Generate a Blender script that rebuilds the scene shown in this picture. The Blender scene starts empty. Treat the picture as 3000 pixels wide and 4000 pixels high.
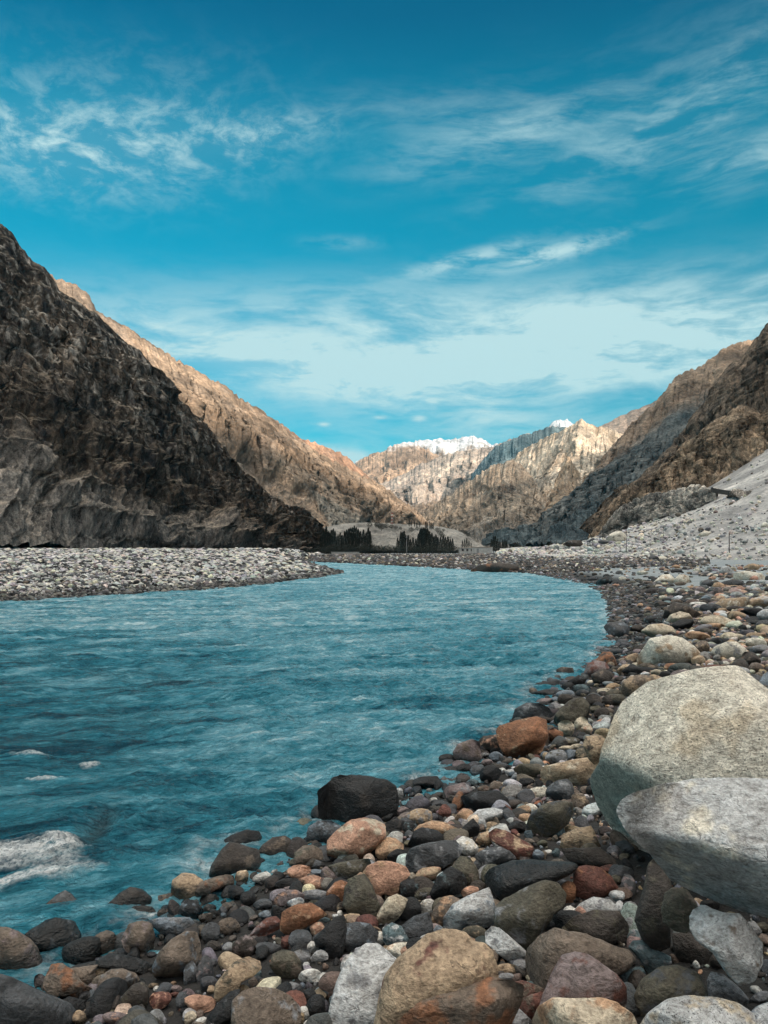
import bpy, math, random
import numpy as np
sc = bpy.context.scene
C = sc.collection
R = math.radians
# ---------------------------------------------------------------- camera, world, sun
F, CX, VH, CAMH = 3006.0, 1500.0, 2148.0, 2.5      # the photograph's frame is 3000 x 4000
cam = bpy.data.objects.new('camera', bpy.data.cameras.new('camera'))
C.objects.link(cam); sc.camera = cam
cam.location = (0, 0, CAMH); cam.rotation_euler = (R(90), 0, 0)
cam.data.sensor_fit = 'VERTICAL'; cam.data.sensor_height = 36.0
cam.data.lens = 36.0*F/4000.0
cam.data.shift_y = (VH-2000.0)/4000.0
cam.data.clip_start = 0.05; cam.data.clip_end = 60000
SUN_EL, SUN_X, SUN_Y = R(20.0), 0.507, -0.862      # low sun, behind and to the right
sc.view_settings.view_transform = 'Standard'; sc.view_settings.look = 'None'
sc.view_settings.exposure = 0.38; sc.view_settings.gamma = 1.0
sc.cycles.use_denoising = True
sc.cycles.max_bounces = 5; sc.cycles.diffuse_bounces = 3; sc.cycles.glossy_bounces = 3
sc.cycles.use_adaptive_sampling = True; sc.cycles.adaptive_threshold = 0.02

class NT:
    """small helper to write node trees as expressions"""
    def __init__(s, tree): s.t = tree; s.n = tree.nodes; s.l = tree.links
    def node(s, typ, **kw):
        n = s.n.new(typ)
        for k, v in kw.items(): setattr(n, k, v)
        return n
    def put(s, sock, v):
        if isinstance(v, bpy.types.NodeSocket): s.l.new(v, sock)
        elif v is not None:
            if isinstance(v, (tuple, list)) and len(v) == 3 and sock.type == 'RGBA': v = (*v, 1)
            sock.default_value = v
    def m(s, op, a, b=None, c=None, clamp=False):
        n = s.node('ShaderNodeMath', operation=op, use_clamp=clamp)
        for i, v in enumerate((a, b, c)):
            if v is not None: s.put(n.inputs[i], v)
        return n.outputs[0]
    def mix(s, f, a, b, blend='MIX'):
        n = s.node('ShaderNodeMix', data_type='RGBA', blend_type=blend)
        s.put(n.inputs[0], f); s.put(n.inputs[6], a); s.put(n.inputs[7], b)
        return n.outputs[2]
    def ramp(s, f, stops):
        n = s.node('ShaderNodeValToRGB')
        e = n.color_ramp.elements
        while len(e) < len(stops): e.new(0.5)
        for i, (p, c) in enumerate(stops):
            e[i].position = p; e[i].color = (*c, 1) if isinstance(c, tuple) else (c, c, c, 1)
        s.put(n.inputs[0], f); return n.outputs[0]
    def sm(s, v, a, b):
        n = s.node('ShaderNodeMapRange', interpolation_type='SMOOTHSTEP')
        s.put(n.inputs[0], v); s.put(n.inputs[1], a); s.put(n.inputs[2], b)
        return n.outputs[0]
    def xyz(s, x, y, z):
        n = s.node('ShaderNodeCombineXYZ')
        for i, v in enumerate((x, y, z)): s.put(n.inputs[i], v)
        return n.outputs[0]
    def noise(s, vec, scale, detail=4, rough=0.55, dist=0.0, lac=2.0):
        n = s.node('ShaderNodeTexNoise')
        s.put(n.inputs['Vector'], vec); s.put(n.inputs['Scale'], scale); s.put(n.inputs['Detail'], detail)
        s.put(n.inputs['Roughness'], rough); s.put(n.inputs['Distortion'], dist); s.put(n.inputs['Lacunarity'], lac)
        return n.outputs[0]
    def scale(s, vec, sx, sy, sz, rot=(0, 0, 0)):
        n = s.node('ShaderNodeMapping'); s.put(n.inputs[0], vec)
        n.inputs['Scale'].default_value = (sx, sy, sz); n.inputs['Rotation'].default_value = rot
        return n.outputs[0]

def make_world():
    w = bpy.data.worlds.new('World'); sc.world = w; w.use_nodes = True
    w.node_tree.nodes.clear(); t = NT(w.node_tree)
    out = t.node('ShaderNodeOutputWorld'); bg = t.node('ShaderNodeBackground')
    t.l.new(bg.outputs[0], out.inputs[0])
    sky = t.node('ShaderNodeTexSky', sky_type='NISHITA', sun_disc=False)
    sky.sun_elevation = SUN_EL; sky.sun_rotation = math.atan2(SUN_X, SUN_Y)
    sky.altitude = 2500; sky.air_density = 1.0; sky.dust_density = 0.6; sky.ozone_density = 3.0
    tc = t.node('ShaderNodeTexCoord').outputs['Generated']
    sp = t.node('ShaderNodeSeparateXYZ'); t.l.new(tc, sp.inputs[0])
    x, y, z = sp.outputs
    az = t.m('ARCTAN2', x, y); el = t.m('ARCSINE', z)
    def P(u, v):                                   # a spot of the sky seen at (u, v) of the 1659 x 2212 view
        X = (u-829.5)/1662; Z = (1188-v)/1662
        return math.atan(X), math.atan(Z/math.sqrt(1+X*X))
    def blob(u, v, ru, rv, slant=0.0, soft=1.0):
        a, e = P(u, v); ra, re = ru/1662, rv/1662
        da = t.m('SUBTRACT', az, a); de = t.m('SUBTRACT', el, e)
        de = t.m('SUBTRACT', de, t.m('MULTIPLY', da, slant))
        q = t.m('ADD', t.m('POWER', t.m('ABSOLUTE', t.m('DIVIDE', da, ra)), 2), t.m('POWER', t.m('ABSOLUTE', t.m('DIVIDE', de, re)), 2))
        return t.m('EXPONENT', t.m('MULTIPLY', q, -soft))
    def add(*a):
        r = a[0]
        for b in a[1:]: r = t.m('ADD', r, b)
        return r
    co = t.xyz(az, el, 0.0)
    # warped coordinates for wisps
    wn = t.node('ShaderNodeTexNoise'); t.put(wn.inputs['Vector'], t.scale(co, 1, 2, 1)); wn.inputs['Scale'].default_value = 4; wn.inputs['Detail'].default_value = 4
    wv = t.node('ShaderNodeVectorMath', operation='MULTIPLY_ADD')
    t.l.new(wn.outputs[1], wv.inputs[0]); wv.inputs[1].default_value = (0.12, 0.05, 0.1); t.l.new(co, wv.inputs[2])
    wc = wv.outputs[0]
    mott = t.noise(t.scale(wc, 1.0, 1.9, 1, (0, 0, R(-20))), 24, 8, 0.66, 0.2)
    strk = t.noise(t.scale(wc, 1.0, 5.5, 1, (0, 0, R(-15))), 5.5, 8, 0.62, 0.2)
    veil = t.noise(t.scale(wc, 1.0, 5.0, 1, (0, 0, R(5))), 3.6, 9, 0.60, 0.3)
    fine = t.noise(t.scale(wc, 1.0, 3.5, 1, (0, 0, R(-8))), 16, 7, 0.62, 0.2)
    m1 = add(blob(60, 320, 260, 65, 0.0), t.m('MULTIPLY', blob(330, 290, 250, 60, 0.05), 0.75), t.m('MULTIPLY', blob(600, 285, 130, 28, 0.18), 0.6), t.m('MULTIPLY', blob(230, 160, 330, 60, 0.1), 0.14))
    m2 = add(t.m('MULTIPLY', blob(1060, 305, 230, 42, 0.16), 0.75), t.m('MULTIPLY', blob(1480, 250, 330, 55, 0.30), 0.72), t.m('MULTIPLY', blob(1640, 340, 170, 45, 0.1), 0.7), t.m('MULTIPLY', blob(1500, 130, 500, 90, 0.1), 0.12), t.m('MULTIPLY', blob(900, 235, 250, 35, 0.0), 0.22))
    m3 = add(blob(1190, 548, 130, 17, 0.16), t.m('MULTIPLY', blob(1010, 560, 130, 16, 0.2), 0.8), t.m('MULTIPLY', blob(740, 525, 70, 12, 0.0), 0.3))
    m4 = add(t.m('MULTIPLY', blob(1000, 690, 760, 70, 0.0), 0.7), t.m('MULTIPLY', blob(1420, 745, 800, 75, 0.03), 1.0), t.m('MULTIPLY', blob(620, 790, 420, 48, -0.12), 0.95), t.m('MULTIPLY', blob(1100, 800, 420, 45, 0.0), 0.6), t.m('MULTIPLY', blob(1080, 915, 210, 40, -0.2), 0.45), t.m('MULTIPLY', blob(830, 1000, 1100, 150), 0.34))
    m5 = add(blob(730, 985, 75, 17, -0.12), t.m('MULTIPLY', blob(840, 1000, 60, 18), 0.9), t.m('MULTIPLY', blob(932, 865, 14, 5), 0.9), t.m('MULTIPLY', blob(905, 904, 14, 6), 0.9), t.m('MULTIPLY', blob(700, 917, 12, 4), 0.7), t.m('MULTIPLY', blob(822, 902, 14, 4), 0.6))
    d1 = t.m('MULTIPLY', m1, t.m('ADD', t.m('MULTIPLY', t.sm(mott, 0.40, 0.74), 0.72), 0.08))
    d2 = t.m('MULTIPLY', m2, t.m('ADD', t.m('MULTIPLY', t.sm(t.m('ADD', t.m('MULTIPLY', strk, 0.65), t.m('MULTIPLY', fine, 0.35)), 0.42, 0.70), 0.80), 0.03))
    d3 = t.m('MULTIPLY', m3, t.m('ADD', t.m('MULTIPLY', t.sm(fine, 0.35, 0.62), 0.8), 0.05))
    d4 = t.m('MULTIPLY', m4, t.m('ADD', t.m('MULTIPLY', t.sm(t.m('ADD', t.m('MULTIPLY', veil, 0.62), t.m('MULTIPLY', fine, 0.38)), 0.36, 0.62), 1.0), 0.26))
    d5 = t.m('MULTIPLY', m5, t.m('ADD', t.m('MULTIPLY', t.sm(fine, 0.3, 0.6), 0.5), 0.55))
    front = add(d1, d2, d3, d4, d5)
    # behind the camera: unseen bright cloud, added to light the foreground
    back = t.m('MULTIPLY', t.m('MULTIPLY', t.sm(t.m('MULTIPLY', y, -1), 0.0, 0.6), t.sm(z, 0.15, 0.7)), t.m('ADD', 0.10, t.m('MULTIPLY', t.sm(veil, 0.35, 0.6), 0.30)))
    cl = t.m('MINIMUM', add(front, back), 0.93)
    skyc = t.mix(1.0, sky.outputs[0], SKY_TINT, 'MULTIPLY')
    grad = t.ramp(t.sm(el, 0.0, 0.85), [(0.0, (22.0, 0.62, 0.66)), (0.16, (20.0, 0.72, 0.78)), (0.36, (6.0, 0.88, 0.92)), (0.62, (0.6, 0.93, 0.98)), (0.8, (0.9, 0.58, 0.76)), (1.0, (0.9, 0.50, 0.65))])
    skyc = t.mix(1.0, skyc, grad, 'MULTIPLY')
    fillside = t.sm(t.m('MULTIPLY', y, -1), 0.05, 0.7)
    over = t.m('MULTIPLY', t.sm(z, 0.62, 0.90), 0.93)           # bright overcast added overhead, out of view, to light from above
    cloudc = t.mix(t.m('MAXIMUM', fillside, over), CLOUD_FRONT, FILL_CLOUD)
    cl = t.m('MAXIMUM', cl, over)
    t.put(bg.inputs[0], t.mix(cl, skyc, cloudc)); bg.inputs[1].default_value = WORLD_STRENGTH
SKY_TINT = (0.004, 1.34, 1.04)
CLOUD_FRONT = (4.6, 6.3, 6.4)
FILL_CLOUD = (30.0, 27.5, 24.5)
WORLD_STRENGTH = 0.1
HAZE_DENSITY = 3.2e-5
make_world()
sun = bpy.data.objects.new('sun', bpy.data.lights.new('sun', 'SUN')); C.objects.link(sun)
sun.data.energy = 4.6; sun.data.angle = R(0.5); sun.data.color = (1.0, 0.83, 0.66)
sun.rotation_euler = (R(90)-SUN_EL, 0, math.atan2(SUN_X, -SUN_Y))

# ---------------------------------------------------------------- numpy helpers
rng = np.random.default_rng(7); random.seed(7)
_perm = np.random.default_rng(3).permutation(4096).astype(np.int64)
_g = np.random.default_rng(5).normal(size=(4096, 3)); _g /= np.linalg.norm(_g, axis=1)[:, None]
def pnoise(p):
    p = np.asarray(p, dtype=np.float64); i = np.floor(p).astype(np.int64); f = p-i; u = f*f*f*(f*(f*6-15)+10)
    r = np.zeros(p.shape[:-1])
    for dx in (0, 1):
        for dy in (0, 1):
            for dz in (0, 1):
                h = _perm[(_perm[(_perm[(i[..., 0]+dx) & 4095]+i[..., 1]+dy) & 4095]+i[..., 2]+dz) & 4095]
                g = _g[h]
                d = g[..., 0]*(f[..., 0]-dx)+g[..., 1]*(f[..., 1]-dy)+g[..., 2]*(f[..., 2]-dz)
                w = (u[..., 0] if dx else 1-u[..., 0])*(u[..., 1] if dy else 1-u[..., 1])*(u[..., 2] if dz else 1-u[..., 2])
                r += w*d
    return r*1.5
def fbm(p, oct=5, gain=0.5, lac=2.03, ridge=False):
    p = np.asarray(p, dtype=np.float64); a = 1.0; s = 0; tot = 0
    for k in range(oct):
        n = pnoise(p+k*17.31)
        if ridge: n = 1-2*np.abs(n)
        s = s+a*n; tot += a; a *= gain; p = p*lac
    return s/tot
def P3(x, y, z=0.0):
    x, y, z = np.broadcast_arrays(x, y, z); return np.stack([x, y, z], -1)
def smooth(x, a, b):
    t = np.clip((x-a)/(b-a), 0, 1); return t*t*(3-2*t)
def mesh_obj(name, V, Fc, mat=None, parent=None, attrs=None, smoothf=True, floats=None):
    """V (n,3), Fc (m,k) -> one mesh object with optional colour / float point attributes"""
    V = np.asarray(V, dtype=np.float32); Fc = np.asarray(Fc, dtype=np.int32)
    me = bpy.data.meshes.new(name); k = Fc.shape[1]
    me.vertices.add(len(V)); me.vertices.foreach_set('co', V.ravel())
    me.loops.add(Fc.size); me.loops.foreach_set('vertex_index', Fc.ravel())
    me.polygons.add(len(Fc)); me.polygons.foreach_set('loop_start', np.arange(0, Fc.size, k, dtype=np.int32))
    me.polygons.foreach_set('loop_total', np.full(len(Fc), k, dtype=np.int32))
    me.polygons.foreach_set('use_smooth', np.full(len(Fc), bool(smoothf)))
    me.update(calc_edges=True); me.validate()
    for nm, a in (attrs or {}).items():
        at = me.color_attributes.new(nm, 'FLOAT_COLOR', 'POINT'); b = np.ones((len(V), 4), np.float32); b[:, :3] = a
        at.data.foreach_set('color', b.ravel())
    for nm, a in (floats or {}).items():
        at = me.attributes.new(nm, 'FLOAT', 'POINT'); at.data.foreach_set('value', np.asarray(a, dtype=np.float32).ravel())
    o = bpy.data.objects.new(name, me); C.objects.link(o)
    if mat: me.materials.append(mat)
    if parent: o.parent = parent
    return o
def tag(o, label=None, cat=None, group=None, kind=None):
    if label: o['label'] = label
    if cat: o['category'] = cat
    if group: o['group'] = group
    if kind: o['kind'] = kind
    return o
def empty(name, loc, rz=0.0):
    o = bpy.data.objects.new(name, None); C.objects.link(o); o.location = loc; o.rotation_euler = (0, 0, rz); return o
def at(u, v, Y):                       # point seen at (u, v) of the 3000 x 4000 frame, Y metres away
    return np.array([(u-CX)/F*Y, Y, CAMH-(v-VH)/F*Y])
def onz(u, v, z=0.0):
    return at(u, v, (CAMH-z)*F/(v-VH))
def grid_faces(n, m):                  # n rows x m columns
    i = np.arange((n-1)*(m-1)); r, c = i//(m-1), i % (m-1); a = r*m+c
    return np.stack([a, a+1, a+m+1, a+m], 1)
CROPS = {'A': (0, 3200, .4822), 'B': (700, 3200, .4822), 'C': (1400, 3200, .4822), 'D': (2200, 3200, .4822), 'E': (800, 2900, .4822),
         'F': (1600, 2600, .4822), 'G': (2200, 2150, .4822), 'H': (1900, 2150, .3617), 'Z': (0, 0, 1.8083), 'T': (1100, 1950, .6028), 'S': (2000, 1900, .6028)}
def src(crop, x, y):
    a, b, s = CROPS[crop]; return a+x*s, b+y*s

# ---------------------------------------------------------------- materials
def new_mat(name):
    m = bpy.data.materials.new(name); m.use_nodes = True; m.node_tree.nodes.clear(); t = NT(m.node_tree)
    o = t.node('ShaderNodeOutputMaterial'); b = t.node('ShaderNodeBsdfPrincipled'); t.l.new(b.outputs[0], o.inputs[0])
    return m, t, b
def bump(t, b, h, dist, strength=1.0):
    n = t.node('ShaderNodeBump'); n.inputs['Strength'].default_value = strength; n.inputs['Distance'].default_value = dist
    t.l.new(h, n.inputs['Height']); t.l.new(n.outputs[0], b.inputs['Normal'])
def attr(t, name, out='Color'):
    return t.node('ShaderNodeAttribute', attribute_name=name).outputs[out]
def rock_material(name, k=1.0):
    m, t, b = new_mat(name)
    pos = t.node('ShaderNodeNewGeometry').outputs['Position']
    col = attr(t, 'tint'); wet = attr(t, 'wet', 'Fac'); spk = attr(t, 'speck', 'Fac')
    n1 = t.noise(pos, 9*k, 6, 0.62, 0.4); n2 = t.noise(pos, 60*k, 4, 0.65); n3 = t.noise(pos, 105*k, 3, 0.75)
    n4 = t.noise(t.scale(pos, 1, 1, 2.2, (0.5, 0.4, 0.2)), 24*k, 5, 0.6, 0.8)
    v = t.m('ADD', t.m('MULTIPLY', t.m('SUBTRACT', n1, 0.5), 1.1), t.m('ADD', t.m('MULTIPLY', t.m('SUBTRACT', n2, 0.5), 0.85), t.m('MULTIPLY', t.m('SUBTRACT', n4, 0.5), 0.9)))
    c = t.mix(1.0, col, t.ramp(t.m('ADD', t.m('MULTIPLY', v, 0.9), 0.5), [(0.15, (0.30, 0.27, 0.25)), (0.5, (0.95, 0.95, 0.95)), (0.85, (1.7, 1.72, 1.75))]), 'MULTIPLY')
    crk = t.m('SUBTRACT', 1.0, t.sm(t.m('ABSOLUTE', t.m('SUBTRACT', t.noise(t.scale(pos, 1, 1.3, 1.8, (0.9, 0.2, 0.5)), 5*k, 5, 0.55, 0.6), 0.5)), 0.0, 0.012))
    crk = t.m('MULTIPLY', crk, t.sm(n1, 0.48, 0.6))
    c = t.mix(t.m('MULTIPLY', crk, 0.6), c, (0.03, 0.025, 0.02))
    dk = t.m('MULTIPLY', t.sm(n3, 0.575, 0.62), spk)
    c = t.mix(dk, c, (0.035, 0.033, 0.03))
    c = t.mix(t.m('MULTIPLY', wet, 0.72), c, (0.004, 0.005, 0.005))
    t.put(b.inputs['Base Color'], c)
    t.put(b.inputs['Roughness'], t.m('SUBTRACT', 0.72, t.m('MULTIPLY', wet, 0.48)))
    b.inputs['Specular IOR Level'].default_value = 0.5
    h = t.m('ADD', t.m('MULTIPLY', n1, 1.0), t.m('ADD', t.m('MULTIPLY', n2, 0.28), t.m('ADD', t.m('MULTIPLY', n4, 0.35), t.m('SUBTRACT', t.m('MULTIPLY', n3, 0.06), t.m('MULTIPLY', crk, 0.12)))))
    bump(t, b, h, 0.035/k, 1.0)
    return m
ROCK = rock_material('river_stone'); ROCKFAR = rock_material('far_stone', 0.25)
def mountain_material(name, L, detail_col=1.0, bumpd=1.0, vert=2.6, con=0.85):
    m, t, b = new_mat(name)
    pos = t.node('ShaderNodeNewGeometry').outputs['Position']
    col = attr(t, 'tint')
    p2 = t.scale(pos, 1, 1, 1/vert)
    n1 = t.noise(p2, 1.0/L, 7, 0.62, 0.6); n2 = t.noise(p2, 5.0/L, 6, 0.65, 0.3); n3 = t.noise(pos, 22.0/L, 4, 0.65)
    v = t.m('ADD', t.m('MULTIPLY', t.m('SUBTRACT', n1, 0.5), 1.2), t.m('ADD', t.m('MULTIPLY', t.m('SUBTRACT', n2, 0.5), 1.3), t.m('MULTIPLY', t.m('SUBTRACT', n3, 0.5), 1.0)))
    c = t.mix(detail_col, col, t.ramp(t.m('ADD', t.m('MULTIPLY', v, con), 0.5), [(0.12, (0.22, 0.21, 0.21)), (0.42, (0.82, 0.82, 0.82)), (0.60, (1.2, 1.17, 1.13)), (0.92, (2.5, 2.35, 2.2))]), 'MULTIPLY')
    t.put(b.inputs['Base Color'], c); b.inputs['Roughness'].default_value = 0.95; b.inputs['Specular IOR Level'].default_value = 0.1
    h = t.m('ADD', n1, t.m('ADD', t.m('MULTIPLY', n2, 0.35), t.m('MULTIPLY', n3, 0.1)))
    bump(t, b, h, L*0.30*bumpd, 1.0)
    return m
def plain_mat(name, col, rough=0.8, sc_=3.0, var=0.25):
    m, t, b = new_mat(name); pos = t.node('ShaderNodeNewGeometry').outputs['Position']
    n = t.noise(pos, sc_, 4, 0.6)
    t.put(b.inputs['Base Color'], t.mix(1.0, col, t.ramp(n, [(0.25, 1-var), (0.75, 1+var)]), 'MULTIPLY')); b.inputs['Roughness'].default_value = rough
    return m

# ---------------------------------------------------------------- river outline and the ground height
near_shore = [(-14.0, -14.0), (-6.0, -3.0), (-4.2, 1.5)] + [tuple(onz(u, v)[:2]) for u, v in
    [(-150, 3960), (120, 3900), (330, 3760), (480, 3700), (600, 3640), (680, 3540), (800, 3420), (900, 3330), (1080, 3310), (1200, 3250), (1280, 3180), (1520, 3150),
     (1590, 3090), (1690, 3060), (1760, 2970), (1840, 2920), (1960, 2880), (2010, 2800), (2050, 2740), (2080, 2690), (2180, 2650), (2250, 2620), (2310, 2570),
     (2355, 2510), (2375, 2450), (2372, 2400), (2365, 2360), (2345, 2320), (2270, 2283), (2130, 2255), (2060, 2243), (1860, 2232), (1600, 2216), (1400, 2206), (1230, 2197)]]
bar_shore = [tuple(onz(u, v)[:2]) for u, v in [(1160, 2191), (1215, 2207), (1260, 2222), (1320, 2238), (1345, 2243), (1300, 2251), (1200, 2266), (1060, 2284), (900, 2303), (620, 2320), (300, 2340), (0, 2362), (-300, 2400), (-900, 2500)]]
RIVER = np.array(near_shore + [(-14.0, 190.0), (-16.0, 200.0)][:0] + bar_shore + [(-60, 22), (-90, -14)])
NEAR_N = len(near_shore)
def seg_dist(px, py, poly, closed=True):
    n = len(poly); d = np.full(np.shape(px), 1e9)
    for i in range(n if closed else n-1):
        a = poly[i]; b = poly[(i+1) % n]; ab = b-a; L = (ab**2).sum()+1e-12
        t = np.clip(((px-a[0])*ab[0]+(py-a[1])*ab[1])/L, 0, 1)
        d = np.minimum(d, (px-a[0]-t*ab[0])**2+(py-a[1]-t*ab[1])**2)
    return np.sqrt(d)
def inside(px, py, poly):
    r = np.zeros(np.shape(px), bool); n = len(poly); j = n-1
    for i in range(n):
        xi, yi = poly[i]; xj, yj = poly[j]
        c = ((yi > py) != (yj > py)) & (px < (xj-xi)*(py-yi)/(yj-yi+1e-15)+xi)
        r ^= c; j = i
    return r
BAR = np.array(bar_shore)
def ground(x, y):
    x = np.asarray(x, float); y = np.asarray(y, float)
    d = seg_dist(x, y, RIVER); ins = inside(x, y, RIVER)
    db = seg_dist(x, y, BAR, False); dn = seg_dist(x, y, np.array(near_shore), False)
    left = smooth(dn-db, -2, 2)*(1-smooth(x/np.maximum(y, 1), -0.118, -0.098)*smooth(y, 95, 120))
    nz = fbm(P3(x*0.35, y*0.35, 1.0), 3)*0.16*smooth(d, 0, 3)*(1-0.7*smooth(y, 90, 200))
    zr = 0.03+1.02*(1-np.exp(-d/7.0))*(1-0.48*smooth(y, 110, 300)*smooth(-x/np.maximum(y, 1), -0.17, -0.08))
    zl = 0.03+2.05*(1-np.exp(-d/13.0))
    z = zr*(1-left)+zl*left+nz
    return np.where(ins, -0.16-0.5*(1-np.exp(-d/1.5)), z)

# ground sheet: a polar grid that reaches the horizon
gr_ = np.concatenate([np.linspace(0, 3, 14)[:-1], np.geomspace(3, 200, 330), np.geomspace(210, 26000, 60)])
ga = np.linspace(0, 2*math.pi, 721)
ga = np.concatenate([np.linspace(R(50), R(130), 420), np.linspace(R(130.5), R(409.5), 300), [R(410)]])
RR, AA = np.meshgrid(gr_, ga, indexing='ij')
gx, gy = RR*np.cos(AA), RR*np.sin(AA)
gz = ground(gx, gy)
m_sand, t, b = new_mat('river_sand')
pos = t.node('ShaderNodeNewGeometry').outputs['Position']
n1 = t.noise(pos, 0.35, 6, 0.6, 0.5); n2 = t.noise(pos, 26, 4, 0.7); n3 = t.noise(pos, 3.0, 5, 0.6)
vz = t.node('ShaderNodeSeparateXYZ'); t.l.new(pos, vz.inputs[0])
c = t.mix(1.0, t.ramp(n1, [(0.3, (0.20, 0.235, 0.25)), (0.7, (0.31, 0.33, 0.335))]), t.ramp(n2, [(0.25, 0.5), (0.7, 1.2)]), 'MULTIPLY')
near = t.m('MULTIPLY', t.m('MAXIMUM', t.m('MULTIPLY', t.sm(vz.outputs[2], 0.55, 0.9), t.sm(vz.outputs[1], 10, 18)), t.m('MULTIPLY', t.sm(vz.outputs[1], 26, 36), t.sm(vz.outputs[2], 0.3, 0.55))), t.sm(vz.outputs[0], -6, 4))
c = t.mix(near, (0.016, 0.015, 0.014), c)  # wet grit, painted near-black for the shadowed gaps between stones
t.put(b.inputs['Base Color'], c); b.inputs['Roughness'].default_value = 0.9
bump(t, b, t.m('ADD', n2, t.m('MULTIPLY', n3, 2.0)), 0.03, 0.8)
tag(mesh_obj('ground', P3(gx, gy, gz).reshape(-1, 3), grid_faces(*gx.shape), m_sand), kind='structure')

# ---------------------------------------------------------------- river water
RIVER_ = np.array(near_shore)
def make_water():
    rr = np.concatenate([np.geomspace(2.2, 12, 380)[:-1], np.geomspace(12, 60, 420)[:-1], np.geomspace(60, 210, 160)])
    an = np.concatenate([np.linspace(R(44), R(118), 640)[:-1], np.linspace(R(118), R(185), 220)])
    A_, R_ = np.meshgrid(an, rr); x = R_*np.cos(A_); y = R_*np.sin(A_)
    # flow runs down the valley and swings off to the left in front of the camera
    turn = smooth(y, 6, 40)
    ang = R(14)*(1-turn)+R(60)*turn
    th = R(16)
    def along(a): return x*math.cos(a)+y*math.sin(a), -x*math.sin(a)+y*math.cos(a)
    s, n = along(th)
    wx = fbm(P3(x*0.22, y*0.22, 0.3), 3)*2.2; wy = fbm(P3(x*0.22, y*0.22, 9.3), 3)*2.2
    leftness = smooth(-x-0.05*y, 0.5, 3.5)*(1-smooth(y, 10, 24))      # fast smooth glide at the near left
    z1 = fbm(P3((s+wx)*0.34, (n+wy)*0.95, 2.0), 4, 0.5)*0.15
    z2 = fbm(P3((s+wx*.6)*0.95, (n+wy*.6)*1.35, 5.0), 5, 0.55, ridge=True)*0.125
    z3 = fbm(P3(s*3.4+wx*2, n*5.6+wy*2, 8.0), 4, 0.55, ridge=True)*0.042
    z4 = fbm(P3(s*0.22, (n+wy*.5)*2.6, 12.0), 4, 0.55)*0.05
    dist = smooth(y, 25, 110)
    z = (z1+z2*(1-0.55*leftness)+z3*(1-0.75*leftness))*(1+0.3*dist)+z4*(0.4+0.6*leftness)
    foam = np.zeros_like(x); silt = np.zeros_like(x)
    def local(u, v):
        p = onz(*[q for q in (u*1.8083, v*1.8083)]); return p[0], p[1]
    def foamspot(u, v, ru, rv, lift, dens, rot=0.0):
        nonlocal foam, z
        px_u = (CX+x/np.maximum(y, .3)*F)/1.8083; px_v = (VH+CAMH/np.maximum(y, .3)*F)/1.8083
        du = (px_u-u); dv = (px_v-v)-du*rot
        g = np.exp(-(np.abs(du/ru)**3+np.abs(dv/rv)**2.2))
        nz = fbm(P3(s*2.5+wx*2, n*9.0+wy*2, 3.1), 6, 0.65)
        lump = fbm(P3(s*7+wx*2, n*13+wy*2, 4.4), 6, 0.7, ridge=True)
        z = z+g*lift*(0.6+0.7*lump)
        foam = np.maximum(foam, np.clip(g*1.30+nz*1.6*g+(lump-.35)*g*.9-dens, 0, 1))
    foamspot(20, 1866, 175, 40, 0.075, 0.52, 0.06)
    foamspot(140, 1850, 52, 28, 0.065, 0.42, 0.2)
    foamspot(60, 1925, 170, 18, 0.03, 0.55, -0.1)
    foamspot(193, 1657, 26, 7, 0.05, 0.66, -0.05)
    foamspot(60, 1640, 50, 6, 0.05, 0.80); foamspot(100, 1690, 50, 5, 0.05, 0.7)
    # scattered crests that just break
    cr = fbm(P3((s+wx)*0.5, (n+wy)*1.6, 31.0), 4, 0.6)
    foam = np.maximum(foam, np.clip((cr-0.42)*3.0, 0, 0.55)*smooth(y, 6, 14))
    dsh = seg_dist(x, y, RIVER_, False); foam = np.maximum(foam, np.clip((0.30-dsh)/0.30, 0, 1)*np.clip(fbm(P3(x*3, y*3, 61.0), 4, 0.6)*2.2+0.1, 0, 1)*0.75)
    # sunken boulder: smooth brown swelling before the white water
    px_u = (CX+x/np.maximum(y, .3)*F)/1.8083; px_v = (VH+CAMH/np.maximum(y, .3)*F)/1.8083
    du = px_u-212-(1800-px_v)*0.7; dv = px_v-1800
    g = np.exp(-(np.abs(du/26)**2.2+np.abs(dv/50)**2.4)); silt = g*0.6; z = z-g*0.05
    bl = fbm(P3(s*0.45+3, n*2.6, 51.0), 3); silt = np.maximum(silt, np.clip((bl-0.30)*3.0, 0, .7)*leftness*smooth(y, 4.5, 7))
    z = z*(0.35+0.65*smooth(y, 3.2, 5.5))
    keep = inside(x, y, RIVER) | (seg_dist(x, y, RIVER) < 1.2)
    Fc = grid_faces(*x.shape); kf = keep.ravel()[Fc].any(1)
    m, t, b = new_mat('glacial_water')
    pos = t.node('ShaderNodeNewGeometry').outputs['Position']
    rp = t.scale(pos, 1, 1, 1, (0, 0, -th))
    n1 = t.noise(t.scale(rp, 0.8, 2.2, 1), 2.4, 6, 0.62, 0.8); n2 = t.noise(t.scale(rp, 1, 2.0, 1), 9, 5, 0.6, 0.6); n3 = t.noise(t.scale(rp, 0.35, 1.6, 1), 0.5, 4, 0.6, 0.5)
    fo = attr(t, 'foam', 'Fac'); si = attr(t, 'silt', 'Fac')
    n5 = t.noise(t.scale(rp, 0.75, 1.5, 1), 1.15, 8, 0.66, 1.6)
    n6 = t.noise(t.scale(rp, 0.8, 3.2, 1), 3.6, 7, 0.7, 1.4)
    mixn = t.m('ADD', t.m('MULTIPLY', n3, 0.34), t.m('ADD', t.m('MULTIPLY', n5, 0.40), t.m('MULTIPLY', n6, 0.26)))
    mixn = t.m('SUBTRACT', mixn, t.m('MULTIPLY', attr(t, 'calm', 'Fac'), 0.055))
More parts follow.
